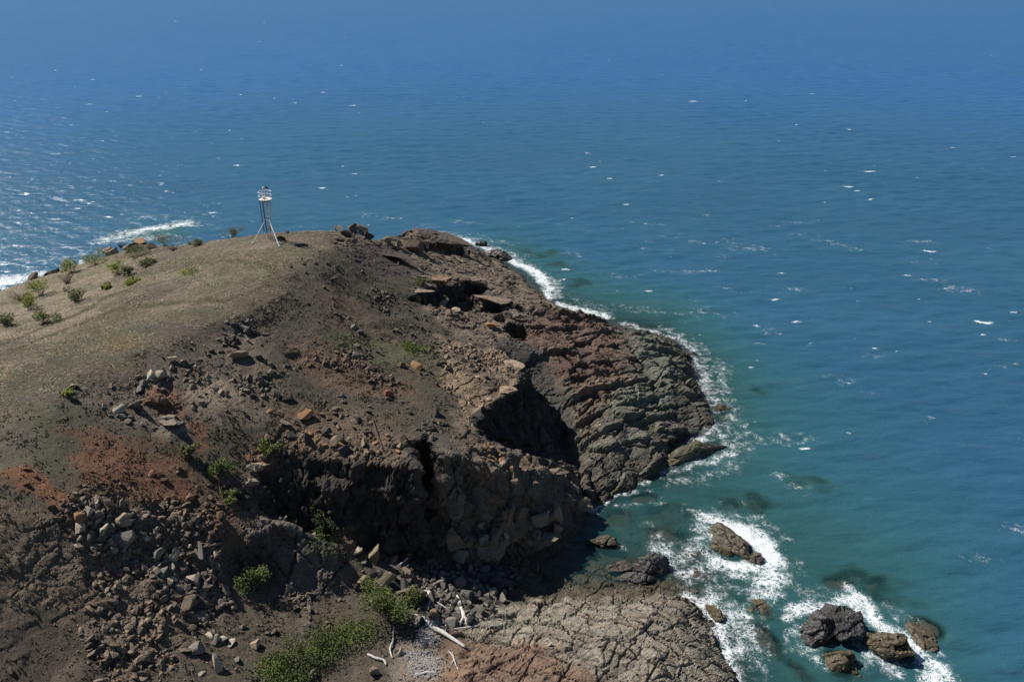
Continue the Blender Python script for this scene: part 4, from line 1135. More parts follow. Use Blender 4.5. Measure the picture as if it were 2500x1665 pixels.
slab(1000, 553, 170, (1.05, .42, .26), -14, (6, 8), (.105,.085,.072), 'long tilted dark slab on the skyline of the far rocks', 501, .02)
slab(1068, 566, 60, (1.1, .8, .30), -25, (0, 12), (.075,.07,.062), 'low dark rock hump where the far point meets the surf', 502, -.02)
slab(1012, 656, 80, (1.0, .55, .34), -12, (-8, -6), (.19,.125,.085), 'orange-topped ledge overhanging the dark hollow of the far rocks', 503, .12)
slab(965, 676, 62, (1.2, .5, .22), 4, (-10, 0), (.20,.165,.125), 'thin pale ledge with a shadowed front at the left of the far hollow', 504, .08)
slab(1090, 652, 62, (1.1, .6, .34), -22, (-4, 6), (.17,.13,.10), 'domed brown ledge behind the dark hollow of the far rocks', 505, .12)
slab(1140, 700, 105, (1.1, .55, .22), -18, (-10, 8), (.20,.155,.115), 'broad tan ledge with a long arched overhang on the far rocks', 506, .10)
slab(1168, 728, 34, (.8, 1.0, .8), 10, (0, 0), (.12,.10,.085), 'dark rounded block beside the gully head', 507, .12)
slab(1200, 738, 62, (1.1, .6, .36), -20, (-6, 4), (.15,.115,.09), 'brown ledge block with a square shadow under it above the gully', 508, .14)
slab(890, 585, 120, (1.1, .5, .16), -18, (-8, 6), (.072,.056,.050), 'flat purple-black slab leaning on the slope of the far rocks', 509, .02)
slab(1182, 838, 70, (1.0, .7, .13), -12, (0, 2), (.27,.21,.15), 'pale flat ledge jutting out over the head of the dark gully', 511, .03)
slab(1170, 900, 58, (1.0, .8, .18), 20, (0, 4), (.25,.185,.13), 'pale broken ledge on the lip above the dark gully', 512, .02)
slab(590, 1075, 62, (1.0, .7, .30), 10, (-4, 4), (.26,.215,.16), 'pale layered outcrop left of the cove cliff', 513, .06)
slab(575, 1110, 52, (.9, .7, .5), 14, (0, 6), (.24,.20,.15), 'lower step of pale outcrop by cove cliff', 514, .0)
slab(1337, 1168, 58, (.85, .8, .75), 0, (0, 0), (.20,.165,.10), 'rounded yellow-brown rock at the seaward corner of the cliff', 515, .05)
slab(1290, 1092, 66, (1.2, .5, .24), 12, (-4, 4), (.17,.135,.10), 'rough layered ledge crowning the tip of the promontory', 516, .10)
slab(1235, 1240, 140, (1.1, .5, .42), -6, (0, 0), (.15,.13,.105), 'rugged grey buttress low on the promontory cliff', 517, -.02)
slab(1050, 1245, 84, (.7, .6, .95), 5, (0, 0), (.14,.12,.095), 'tall rough pillar of rock just right of the cliff cleft', 522, .0)
slab(1135, 1255, 120, (.95, .5, .5), 8, (0, 0), (.15,.13,.10), 'rugged brown buttress left of the grey one on the promontory cliff', 518, -.05)
slab(385, 970, 100, (1.1, .5, .22), -5, (-14, 0), (.17,.14,.11), 'broad pale brown rock face stepping out of the slope', 519, .02)
slab(362, 925, 78, (1.0, .7, .35), 5, (-12, 0), (.165,.095,.068), 'reddish square-jointed rock face above the pale brown one', 520, .0)
slab(215, 1003, 0.1, (1,1,1), 0, (0,0), RED, '', 521) if False else None

# rocks out in the water
def sea_rock(px, py, w, dims, rz, col, label, seed, zc, tilt=(0, 0), cat='rock', name='sea_rock'):
    x, y = at_z(px, py, zc); p = Vector((float(x), float(y), zc)); s = px_size(p, w * 1.3)
    V, F = cut_rock(seed, ICO5, 10, (.5, .85), .03)
    V = V * .5 * np.array(dims) * s
    X, Y, Z = V[:, 0] + seed * 3.1, V[:, 1], V[:, 2]
    b1, _, _ = blocks(X * .5, Y * .9, Z * .6, seed, 1.2, .45); b2, _, _ = blocks(X * 1.5, Y * 2.0, Z * 1.8, seed + 1, 1.2, .4); b3, _, _ = blocks(X * 4, Y * 4, Z * 4, seed + 2, 1.2, .4)
    nn = V / (np.linalg.norm(V, axis=1)[:, None] + 1e-6)
    V = V + nn * (.42 * b1 + .15 * b2 + .05 * b3)[:, None]
    o = link(name, mesh_np(name, V, F), M_WET)
    o.color = (*col, 1); o.location = p; o.rotation_euler = (R(tilt[0]), R(tilt[1]), R(rz))
    tag(o, label, cat); return o
WB, WK, WO = (.066,.056,.038), (.042,.040,.039), (.078,.062,.036)
sea_rock(1684, 1246, 98, (1.0, .42, .40), -48, WB, 'long tilted brown rock ringed by white surf', 601, .2, (0, 6))
sea_rock(1736, 1286, 32, (1.2, .8, .6), -10, WB, 'small weedy rock at the seaward foot of the long surf-ringed rock', 602, .0)
sea_rock(1655, 1262, 46, (1.0, .6, .5), -50, WO, 'olive weedy rock flank left of the long surf-ringed rock', 603, -.05)
sea_rock(1930, 1434, 78, (.85, 1.0, .95), 10, WK, 'big dark split rock with white foam behind it, right half', 604, .5)
sea_rock(1886, 1452, 74, (1.0, .9, .75), -20, WK, 'big dark split rock with white foam behind it, left half', 605, .3)
sea_rock(2049, 1483, 84, (1.0, .85, .75), -15, WO, 'rounded brown rock right of the big dark rock', 606, .2)
sea_rock(1937, 1522, 50, (1.0, .9, .7), 0, WO, 'knobbly brown rock below the big dark rock', 607, 0)
sea_rock(2122, 1465, 56, (.7, 1.2, .5), 10, WO, 'low brown rock awash at the far right of the sea rocks', 608, -.15)
sea_rock(1971, 1552, 46, (1.0, .9, .5), 0, WO, 'submerged brown rock at the bottom below the knobbly one', 609, -.5)
sea_rock(1385, 1246, 60, (1.2, .6, .5), -5, WB, 'dark rock in the quiet water beside the promontory', 610, 0)
sea_rock(1610, 1036, 124, (1.05, .32, .28), 24, (.085,.078,.048), 'narrow rock spit reaching out from the platform', 611, .05)
sea_rock(1548, 1063, 50, (1.1, .4, .3), 12, (.085,.078,.048), 'low landward link of the narrow rock spit', 612, .0)
sea_rock(1109, 562, 18, (1.2, .8, .7), 0, WK, 'small black rock in the surf off the far point', 613, .2)
sea_rock(1145, 590, 44, (1.2, .7, .5), -25, WK, 'black rock shelf at the surf edge of the far point', 614, .2)
sea_rock(1500, 1305, 66, (1.0, .9, .6), -30, WK, 'black rock at the mouth of the tide pool', 615, .1)
sea_rock(1460, 1330, 64, (1.2, .5, .4), 10, WK, 'low black ridge across the tide pool', 616, .0)
sea_rock(1425, 1305, 40, (1.2, .7, .4), 0, WB, 'low dark rock in the tide pool', 617, -.05)
sea_rock(1640, 1412, 40, (.5, 1.2, .6), 20, WO, 'weedy olive rock at the edge of the lower platform', 618, -.1)
sea_rock(1742, 1398, 50, (.8, 1.1, .4), 20, WO, 'weedy rock awash between the lower platform and the dark rock', 619, -.35)
sea_rock(1660, 940, 40, (1.1, .7, .4), 0, WO, 'brown weedy rock awash off the platform edge', 629, -.3)

# heaps and scatters
SCAT = [
 ([(505,745),(560,728),(590,742),(580,790),(530,800),(500,780)], 24, (10,26), (DARK,DARK,GREY), 'in the dark heap below the wheel track', 'stones in the dark heap below the wheel track'),
 ([(330,830),(400,820),(420,850),(400,890),(340,900),(300,870)], 16, (10,24), (PALE,TAN,GREY), 'in the pale heap at the plateau edge', 'stones in the pale heap at the plateau edge'),
 ([(225,905),(320,890),(330,960),(250,970),(200,940)], 16, (10,24), (GREY,PALE,GREY), 'in the heap left of reddish face', 'stones in the loose heap left of the reddish rock face'),
 ([(400,840),(500,800),(600,860),(660,900),(600,960),(470,970),(430,930)], 20, (10,22), (DARK,GREY,BROWN,TAN), 'in the gravelly hollow on the slope', 'stones strewn over the gravelly hollow'),
 ([(640,990),(760,985),(860,1000),(950,1010),(940,1045),(800,1060),(660,1050)], 20, (12,30), (BROWN,DARK,TAN,ORANGE), 'along the cove cliff edge', 'blocks along the cove cliff edge'),
 ([(1050,1020),(1130,1015),(1200,1050),(1300,1080),(1300,1150),(1180,1110),(1080,1100)], 12, (12,26), (BROWN,ORANGE,TAN), 'on top of the promontory', 'blocks on top of the promontory'),
 ([(1045,1195),(1160,1190),(1285,1165),(1300,1215),(1270,1245),(1160,1275),(1060,1285)], 18, (24,58), (BROWN,GREY,TAN,BROWN), 'on the lower face of the promontory', 'blocks on the lower face of the promontory'),
 ([(170,1160),(290,1140),(350,1200),(440,1250),(540,1290),(480,1380),(380,1360),(280,1290),(180,1240)], 26, (13,34), (GREY,PALE,TAN,GREY), 'in the lower left rock pile', 'stones in the lower left rock pile'),
]
SEEN_LABELS = set()
def describe(px, py, poly, s, rng_, c, sz, where):
    xs = [p[0] for p in poly]; ys = [p[1] for p in poly]
    u, v = (px - min(xs)) / (max(xs) - min(xs)), (py - min(ys)) / (max(ys) - min(ys))
    hx = ['far left', 'left', 'middle', 'right', 'far right'][min(int(u * 5), 4)]; hy = ['top', 'upper', 'lower', 'bottom'][min(int(v * 4), 3)]
    t = (s - rng_[0]) / (rng_[1] - rng_[0])
    size = 'small' if t < .25 else 'medium' if t < .6 else 'large'
    cn = {TAN: 'tan', PALE: 'pale', GREY: 'grey', DARK: 'dark', BROWN: 'brown', ORANGE: 'orange-brown'}.get(c, 'dark grey')
    form = 'flat' if sz < .75 else 'blocky' if sz < .93 else 'upright'
    return f'{size} {cn} {form} stone {where}, {hy} {hx} part'
def inside(px, py, poly):
    c = False
    for k in range(len(poly)):
        (ax, ay), (bx, by) = poly[k], poly[(k + 1) % len(poly)]
        if (ay > py) != (by > py) and px < (bx - ax) * (py - ay) / (by - ay) + ax: c = not c
    return c
def scatter(poly, n):
    xs = [p[0] for p in poly]; ys = [p[1] for p in poly]
    out = []
    while len(out) < n:
        q = (_br.uniform(min(xs), max(xs)), _br.uniform(min(ys), max(ys)))
        if inside(*q, poly): out.append(q)
    return out
for poly, n, (s0, s1), cols, lab, grp in SCAT:
    for (px, py) in scatter(poly, n):
        s = s0 + (s1 - s0) * _br.random() ** 2
        c = cols[int(_br.integers(len(cols)))]
        sx, sy, sz = _br.uniform(.9, 1.4), _br.uniform(.8, 1.1), _br.uniform(.6, 1.1)
        boulder(px, py, s, c, describe(px, py, poly, s, (s0, s1), c, sz, lab), grp, sx, sy, sz, tilt=.6)
# boulder beach: stones packed side by side
beach = [(905,1330),(960,1305),(1060,1302),(1180,1312),(1195,1335),(1170,1372),(1130,1400),(1080,1440),(1010,1425),(965,1400),(925,1365)]
placed = []
tries = 0
while len(placed) < 165 and tries < 9000:
    tries += 1
    px, py = scatter(beach, 1)[0]
    s = 13 + 26 * _br.random() ** 1.7
    if tries > 2500: s = 10 + 8 * _br.random()
    if any((px - a) ** 2 + ((py - b) * 1.3) ** 2 < (.42 * (s + t)) ** 2 for a, b, t in placed): continue
    placed.append((px, py, s))
placed.sort(key=lambda q: -q[2])
for px, py, s in placed[:62]:
    c = (GREY, (.115,.11,.098), (.115,.11,.098), DARK, (.15,.12,.10))[int(_br.integers(5))]
    sz = _br.uniform(.65, 1.0)
    boulder(px, py, s * 1.12, c, describe(px, py, beach, s, (18, 39), c, sz, 'packed on the little boulder beach'), 'boulders packed on the little beach', _br.uniform(.95, 1.25), _br.uniform(.85, 1.1), sz, tilt=.5, sink=.15)
_V, _F, _C, _b = [], [], [], 0
for px, py, s in placed[62:]:
    p, n = ground(px, py); q = px_size(p, s * 1.1)
    v, f = cut_rock(int(px * 7 + py), ICO2, 10, (.3, .75), .02, (1.1, .95, .8))
    a = _br.uniform(0, 6.28); v = v @ np.array([[math.cos(a), math.sin(a), .2], [-math.sin(a), math.cos(a), .1], [-.2, .1, 1]]) * .5 * q + np.array([p.x, p.y, p.z + q * .22])
    cc = np.array(((.135,.127,.112), (.10,.097,.088), (.062,.058,.055), (.14,.11,.09))[int(_br.integers(4))]) * _br.uniform(.8, 1.2)
    _V.append(v); _F.append(f + _b); _C.append(np.repeat(cc[None], len(v), 0)); _b += len(v)
tag(link('beach_stones', mesh_np('beach_stones', np.concatenate(_V), np.concatenate(_F), {'alb': np.concatenate(_C)}), M_STONE), kind='stuff')

# loose stones too many to count
def join_np(parts):
    V, F, C, b = [], [], [], 0
    for v, f, c in parts:
        V.append(v); F.append(f + b); C.append(c); b += len(v)
    return np.concatenate(V), np.concatenate(F), np.concatenate(C)

def scatter_land(weight, n, seed):
    """points on the built ground, chosen with a per-vertex weight"""
    r = np.random.default_rng(seed)
    A, B, C = LP2[LT[:, 0]], LP2[LT[:, 1]], LP2[LT[:, 2]]
    cr = np.cross(B - A, C - A); ar = np.linalg.norm(cr, axis=1)
    w = weight[LT].mean(1) * ar
    cw = np.cumsum(w); k = np.searchsorted(cw, r.random(n) * cw[-1])
    u, v = r.random(n), r.random(n); m = u + v > 1; u[m] = 1 - u[m]; v[m] = 1 - v[m]
    P = A[k] + (B[k] - A[k]) * u[:, None] + (C[k] - A[k]) * v[:, None]
    Nn = cr[k] / ar[k][:, None]
    return P, Nn, LT[k, 0], r

def stones(name, weight, n, size, seed, base=None, flat=.7, tint=None):
    P, Nn, vi, r = scatter_land(weight, n, seed)
    var = [cut_rock(700 + i, ICO1, 7, (.35, .75), 0)[0] for i in range(10)]
    S = size[0] + (size[1] - size[0]) * r.random(n) ** 5
    th = r.uniform(0, 6.28, n); tl = r.normal(0, .4, (n, 2)); kk = r.integers(0, 10, n)
    BV = np.stack(var)[kk]                                     # n,12,3 -> n,42,3 for ICO1
    BV = BV * (S[:, None, None] * r.uniform(.7, 1.35, (n, 1, 3)) * np.array([1, 1, flat]))
    c, s = np.cos(th)[:, None], np.sin(th)[:, None]
    x = BV[:, :, 0] * c - BV[:, :, 1] * s; y = BV[:, :, 0] * s + BV[:, :, 1] * c; z = BV[:, :, 2] + tl[:, :1] * x + tl[:, 1:] * y
    V = np.stack([x, y, z], -1) * .5 + P[:, None, :] + np.array([0, 0, 1]) * (S * .12)[:, None, None]
    F = ICO1[1]; m = BV.shape[1]
    FF = (F[None] + (np.arange(n) * m)[:, None, None]).reshape(-1, 3)
    col = L_alb[vi] * r.uniform(.5, 1.3, (n, 1)) + r.uniform(0, .03, (n, 1)) * np.array([1.15, 1, .8])
    if tint is not None: col = col * .5 + np.array(tint) * r.uniform(.6, 1.4, (n, 1)) * .5
    col = np.repeat(col, m, 0)
    o = link(name, mesh_np(name, V.reshape(-1, 3), FF, {'alb': np.clip(col, .02, .6)}), M_STONE)
    tag(o, kind='stuff'); return o
vis = (LP2[:, 2] > -.2) * (LP2[:, 1] > 28) * 1.0
up = np.clip(1.4 - samp(SLOPE, LP2[:, 0], LP2[:, 1]) * .6, .15, 1)
clump = sstep(-.15, .55, fbm(LP2[:, 0] * .28, LP2[:, 1] * .28, 0 * LP2[:, 0], 3, 400))
lowleft = 1 + 1.6 * sstep(-4, -14, LP2[:, 0]) * sstep(66, 56, LP2[:, 1])
stones('rubble', vis * up * lowleft * (L_wr ** 1.6) * (.03 + clump ** 1.5) * (.08 + sstep(-.15, .25, fbm(LP2[:, 0] * .11, LP2[:, 1] * .11, 0 * LP2[:, 0], 3, 404))), 10500, (.12, 1.0), 21)
stones('gravel', vis * up * (L_wr + .10 * (1 - L_dry) * (1 - rockw)) * (.2 + clump), 34000, (.07, .26), 22, tint=(.20, .155, .115))

# ------------------------------------------------------------------ grass and heath
def tufts(name, weight, n, hgt, wid, cols, seed, blades=3, mat=None):
    P, Nn, vi, r = scatter_land(weight, n, seed)
    V = np.zeros((n, blades, 3, 3)); 
    h = r.uniform(hgt[0], hgt[1], n)
    for b in range(blades):
        a = r.uniform(0, 6.28, n); w = r.uniform(wid[0], wid[1], n) * .5
        la = r.uniform(0, 6.28, n); ln = h * r.uniform(.2, .9, n) + (.18 if hgt[1] < .11 else 0)
        off = r.normal(0, .09, (n, 2))
        bx, by = P[:, 0] + off[:, 0], P[:, 1] + off[:, 1]
        V[:, b, 0] = np.stack([bx - np.cos(a) * w, by - np.sin(a) * w, P[:, 2] - .04], 1)
        V[:, b, 1] = np.stack([bx + np.cos(a) * w, by + np.sin(a) * w, P[:, 2] - .04], 1)
        V[:, b, 2] = np.stack([bx + np.cos(la) * ln, by + np.sin(la) * ln, P[:, 2] + h], 1)
    F = np.arange(n * blades * 3).reshape(-1, 3)
    ca = np.array(cols)[r.integers(0, len(cols), n)] * r.uniform(.7, 1.3, (n, 1))
    ca = .5 * ca + .5 * L_alb[vi] * 1.3
    o = link(name, mesh_np(name, V.reshape(-1, 3), F, {'alb': np.repeat(ca, blades * 3, 0)}), mat or M_GRASS)
    tag(o, kind='stuff'); return o
gclump = sstep(-.3, .5, fbm(LP2[:, 0] * .5, LP2[:, 1] * .5, 0 * LP2[:, 0], 3, 410))
seen = vis * (LP2[:, 2] > 5)
tufts('dry_grass', seen * L_dry * (.15 + gclump), 34000, (.03, .10), (.10, .26), [(.30,.25,.175), (.24,.20,.14), (.17,.15,.09), (.36,.31,.22)], 31)
tufts('low_heath', vis * (samp(SLOPE, LP2[:, 0], LP2[:, 1]) < .75) * (LP2[:, 2] > 1.5) * np.clip(1 - L_dry - rockw * 1.6 - L_wr * .9, 0, 1) * (.05 + gclump ** 2), 15000, (.04, .16), (.10, .26), [(.075,.085,.038), (.10,.085,.06), (.125,.11,.085), (.055,.06,.035)], 32)

# ------------------------------------------------------------------ shrubs
LEAFY, LIME, OLIVE, SHADEGREEN = (.076,.104,.024), (.20,.235,.040), (.105,.115,.045), (.030,.048,.016)  # last green is darkened to paint in the cove's shade
def shrub(px, py, w, h, col, label, seed, n=900, leaf=(.12, .24), name='shrub', cat='shrub', flat=False, dry=False, group=None):
    p, nn = ground(px, py)
    s = px_size(p, w); hh = px_size(p, h)
    r = np.random.default_rng(seed)
    root = empty(name, p); tag(root, label, cat, group)
    clumps = [(r.normal(0, .26) * s, r.normal(0, .26) * s, hh * r.uniform(.35, .8), r.uniform(.18, .34)) for _ in range(9)]
    k = r.integers(0, 9, n); C = np.array(clumps)[k]
    d = r.normal(size=(n, 3)); d /= np.linalg.norm(d, axis=1)[:, None]; rad = r.random(n) ** .4
    pos = np.stack([C[:, 0] + d[:, 0] * rad * C[:, 3] * s, C[:, 1] + d[:, 1] * rad * C[:, 3] * s, C[:, 2] + d[:, 2] * rad * .32 * hh], 1)
    pos[:, 2] = np.maximum(pos[:, 2], .03)
    if not dry:
        L = r.uniform(*leaf, n)
        a = r.normal(size=(n, 3)); a /= np.linalg.norm(a, axis=1)[:, None]
        b = np.cross(a, r.normal(size=(n, 3))); b /= np.linalg.norm(b, axis=1)[:, None]
        V = np.stack([pos - a * L[:, None] * .5, pos + b * L[:, None] * .32, pos + a * L[:, None] * .5, pos - b * L[:, None] * .32], 1).reshape(-1, 3)
        F = np.arange(n * 4).reshape(-1, 4)
        cc = np.array(col) * r.uniform(.6, 1.5, (n, 1)) * np.array([1, 1, 1]) + r.uniform(0, .02, (n, 1)) * np.array([1, .8, .2])
        link('crown', mesh_np('crown', V, F, {'alb': np.repeat(cc, 4, 0)}), M_LEAF, root)
    # stems: thin tapered sticks from the root to the clumps
    Vs, Fs, b0 = [], [], 0
    m = 70 if dry else 14
    for q in range(m):
        e = pos[int(r.integers(n))]; st = np.array([r.normal(0, .05) * s, r.normal(0, .05) * s, -.05])
        mid = (st + e) / 2 + r.normal(0, .06, 3) * s
        for (A, B, ra, rb2) in ((st, mid, .030, .018), (mid, e, .018, .007)):
            t = B - A; t = t / (np.linalg.norm(t) + 1e-6); u = np.cross(t, [0.3, .2, 1]); u /= np.linalg.norm(u) + 1e-6; v = np.cross(t, u)
            for (c_, rr) in ((A, ra), (B, rb2)):
                for an in (0, 2.09, 4.19): Vs.append(c_ + (u * math.cos(an) + v * math.sin(an)) * rr * (1.0 if not dry else .8))
            for i in range(3): Fs.append([b0 + i, b0 + (i + 1) % 3, b0 + 3 + (i + 1) % 3, b0 + 3 + i])
            b0 += 6
    link('stem' if not dry else 'branches', mesh_np('stem', np.array(Vs), np.array(Fs)), M_TWIG, root)
    return root
SHR = [
 (535,548,30,26,OLIVE,'dense olive shrub on the skyline left of the light tower'),
 (222,608,40,30,LIME,'bright green shrub leaning over the far edge of the plateau'),
 (168,626,40,32,LEAFY,'green shrub at the edge above the left shore'),
 (95,678,48,36,LEAFY,'tall green shrub among dry twigs at the far left edge'),
 (70,712,40,34,LEAFY,'green shrub downhill of the tall shrub at the far left'),
 (176,692,40,26,OLIVE,'round dark olive shrub alone on the pale grass'),
 (318,590,50,24,OLIVE,'spreading green shrub in front of the orange edge rocks'),
 (270,630,36,24,LEAFY,'green shrub below the bright leaning one, on pale grass'),
 (296,634,24,18,OLIVE,'small olive shrub right beside the green one on pale grass'),
 (342,610,30,16,OLIVE,'low olive shrub below the spreading shrub'),
 (382,566,44,26,OLIVE,'broad brownish olive shrub on the plateau rim'),
 (457,564,26,12,OLIVE,'low shrub on the rim left of the skyline shrub'),
 (100,745,40,22,OLIVE,'low olive shrub at the left beside the wheel track'),
 (14,750,36,24,OLIVE,'grey-green shrub at the left picture edge'),
 (302,652,30,10,LEAFY,'flat green sprig above the wheel track'),
 (245,665,22,10,LEAFY,'little green sprig left of the flat one'),
 (645,552,16,8,OLIVE,'tiny green bush at the right leg of the light tower'),
 (612,1034,46,22,LEAFY,'bright green bush at the top left of the cove cliff'),
 (432,1050,30,30,OLIVE,'thin green bush on the red earth slope'),
 (500,1092,50,28,LEAFY,'green bush left of the pale layered outcrop'),
 (535,1150,40,26,LEAFY,'small green bush at the cliff corner below the outcrop'),
 (655,1190,34,14,LEAFY,'green bush on the crest of the dark spur'),
 (735,1222,32,18,LEAFY,'green bush on the right end of the dark spur crest'),
 (755,1240,26,16,LEAFY,'green tuft at the low right end of the spur crest'),
 (583,1350,52,50,LEAFY,'tall green bush on the bank in front of the dark cove'),
 (735,1225,44,60,SHADEGREEN,'green bush with shade-darkened leaves deep in the cove'),
 (895,1430,104,78,LEAFY,'large round green bush beside the driftwood'),
 (970,652,34,14,OLIVE,'grey-green cushion plant on the far rocks'),
 (940,800,60,8,LEAFY,'patch of low green plants on the middle slope'),
 (155,910,20,12,LIME,'yellow-green tuft near the lone tan boulder'),
]
for i, (px, py, w, h, col, lab) in enumerate(SHR):
    if px < 460 and py < 720 and col is not OLIVE: col = LIME
    n = 4200 if w > 90 else 2000 if w > 55 else 1100
    shrub(px, py, w, h, col, lab, 800 + i, n)
for i, (px, py, w, h, lab) in enumerate([(155,652,46,30,'bare brown twiggy shrub below the green shrub above the left shore'),(50,690,44,34,'bare grey-brown shrub at the far left between the green ones'),(278,570,20,18,'small bare brown shrub by the edge rocks'),
        (400,575,30,16,'bare brown twigs on the rim right of the broad olive shrub'),(508,1115,44,24,'bare grey twigs under the bush left of the pale outcrop'),(756,640,60,12,'low bare grey shrub on the upper slope right of the track')]):
    shrub(px, py, w, h, OLIVE, lab, 860 + i, 120, dry=True, name='dry_shrub')

# creeping green mats
def mat_cover(poly, n, col, hgt, name, seed, leaf=(.08, .17)):
    r = np.random.default_rng(seed)
    pts = scatter(poly, 260)
    P = np.array([ground(*q)[0][:] for q in pts])
    k = r.integers(0, len(P), n)
    d = r.normal(0, .55, (n, 2))
    x, y = P[k, 0] + d[:, 0], P[k, 1] + d[:, 1]
    z = P[k, 2] + .35 * fbm(x * 1.1, y * 1.1, 0 * x, 2, seed) + hgt * (r.random(n)) 
    pos = np.stack([x, y, z], 1)
    L = r.uniform(*leaf, n); a = r.normal(size=(n, 3)); a /= np.linalg.norm(a, axis=1)[:, None]
    b = np.cross(a, r.normal(size=(n, 3))); b /= np.linalg.norm(b, axis=1)[:, None]
    V = np.stack([pos - a * L[:, None] * .5, pos + b * L[:, None] * .35, pos + a * L[:, None] * .5, pos - b * L[:, None] * .35], 1).reshape(-1, 3)
    tn = .75 + .5 * sstep(-.4, .4, fbm(x * .8, y * .8, 0 * x, 2, seed + 1))
    cc = np.array(col) * (r.uniform(.6, 1.4, n) * tn)[:, None]
    o = link(name, mesh_np(name, V, np.arange(n * 4).reshape(-1, 4), {'alb': np.repeat(cc, 4, 0)}), M_LEAF)
    tag(o, kind='stuff'); return o
mat_cover([(580,1575),(600,1530),(660,1490),(740,1450),(800,1435),(850,1425),(860,1460),(810,1490),(760,1520),(700,1570),(640,1600)], 15000, (.095,.125,.028), .45, 'green_creeper', 71)
mat_cover([(412,628),(430,618),(460,620),(462,632),(425,637)], 1100, LIME, .2, 'lime_ground_cover', 72)
mat_cover([(760,1290),(700,1215),(740,1235),(770,1255)], 500, LEAFY, .3, 'spur_creeper', 73)

# ------------------------------------------------------------------ driftwood
def tube(paths, ns=9, seed=0, gnarl=.12):
    """tapered, slightly knotty limbs; paths: list of [(Vector, radius), ...]"""
    Vs, Fs, b0 = [], [], 0
    r = np.random.default_rng(seed)
    for path in paths:
        # resample
        Q = []
        for i in range(len(path) - 1):
            (a, ra), (b, rb2) = path[i], path[i + 1]
            st = 5
            for j in range(st): t = j / st; Q.append((a.lerp(b, t), ra + (rb2 - ra) * t))
        Q.append(path[-1])
        for _ in range(2):
            Q = [Q[0]] + [((Q[i - 1][0] + Q[i][0] * 2 + Q[i + 1][0]) / 4, Q[i][1]) for i in range(1, len(Q) - 1)] + [Q[-1]]
        for i, (c_, rr) in enumerate(Q):
            t = (Q[min(i + 1, len(Q) - 1)][0] - Q[max(i - 1, 0)][0]).normalized()
            u = t.cross(Vector((.2, .1, 1))).normalized(); v = t.cross(u)
            if i in (0, len(Q) - 1): rr *= .55
            for q in range(ns):
                an = q / ns * 6.283; k = 1 + gnarl * r.normal()
                Vs.append(c_ + (u * math.cos(an) + v * math.sin(an)) * rr * k)
            if i:
                for q in range(ns):
                    a0 = b0 + (i - 1) * ns; a1 = b0 + i * ns
                    Fs.append((a0 + q, a0 + (q + 1) % ns, a1 + (q + 1) % ns, a1 + q))
        Fs.append(tuple(b0 + q for q in range(ns))[::-1]); Fs.append(tuple(b0 + (len(Q) - 1) * ns + q for q in range(ns)))
        b0 += len(Q) * ns
    m = bpy.data.meshes.new('wood'); m.from_pydata([tuple(v) for v in Vs], [], Fs); m.update()
    m.polygons.foreach_set('use_smooth', [True] * len(m.polygons))
    return m
def Z3(X, Y): return 565 + X * .2599, 1252.3 + Y * .2599          # enlarged-detail position to photo position
def log(paths, label, seed, mat=None, name='driftwood', up=.5, cat='driftwood'):
    out = []
    for path in paths:
        P = []
        for (X, Y, rad) in path:
            p, n = ground(*Z3(X, Y)); P.append([p.copy(), rad])
        zs_ = [q[0].z for q in P]
        for i, q in enumerate(P):                      # a stiff limb bridges the hollows
            lo = zs_[0] + (zs_[-1] - zs_[0]) * i / (len(P) - 1)
            q[0].z = max(q[0].z * .5 + lo * .5, q[0].z - .1) + q[1] * (1 + up)
        out.append([(q[0], q[1]) for q in P])
    o = link(name, tube(out, seed=seed), mat or M_DRIFT); tag(o, label, cat); return o
log([[(1482,612,.05),(1600,680,.16),(1650,760,.20),(1740,800,.20),(1800,830,.17),(1870,870,.15),(1945,918,.12)]], 'longest bleached driftwood trunk lying from the bush to the cracked platform', 1)
log([[(1835,395,.03),(1865,440,.08),(1885,500,.15),(1905,580,.17),(1935,650,.19),(1890,700,.06)],[(1935,650,.16),(1975,705,.05)],[(1930,640,.14),(1958,712,.06)]], 'white forked driftwood trunk with roots standing on the beach boulders', 2)
log([[(1602,378,.04),(1640,450,.10),(1635,520,.14),(1610,540,.10),(1652,562,.06)],[(1575,410,.06),(1610,420,.10),(1638,480,.11)]], 'crooked white driftwood left of the forked trunk', 3)
log([[(1650,480,.05),(1720,530,.06),(1800,578,.05)],[(1800,578,.04),(1815,540,.04),(1790,512,.03),(1828,470,.03)]], 'thin kinked branch between the two upright driftwood trunks', 4)
log([[(1840,745,.04),(1950,742,.08),(2060,722,.07)]], 'pale pole below the forked driftwood trunk', 5)
log([[(2160,722,.05),(2215,718,.04)]], 'short white stick at the right end of the pale pole', 6)
log([[(1303,750,.04),(1308,850,.08),(1272,930,.08),(1298,1008,.05)]], 'curved grey driftwood hanging below the round green bush', 7)
log([[(1078,975,.10),(1150,1012,.11),(1225,1028,.10),(1245,1070,.07)]], 'thick bent driftwood stub on the reddish rock', 8)
log([[(1790,938,.03),(1830,985,.05),(1865,1080,.05)],[(1825,940,.02),(1845,1010,.04),(1800,1090,.02)],[(1865,1080,.04),(1880,1105,.02)]], 'tangle of white branches on the reddish platform', 9)
log([[(1668,412,.03),(1735,376,.04)]], 'short stick left of the forked trunk, upper beach', 10)
log([[(1310,335,.05),(1345,372,.10),(1385,388,.06)],[(1330,335,.03),(1350,372,.08)]], 'white stump wedged between the two big tan boulders', 11)
log([[(1490,1148,.05),(1600,1132,.07),(1700,1130,.05)]], 'low driftwood pole at the bottom of the twig litter', 12)
log([[(1553,1000,.03),(1575,1050,.04),(1605,1090,.03)]], 'slim white branch in the twig litter', 13)
log([[(1590,262,.03),(1612,315,.04)]], 'short stick at the head of the beach', 14)
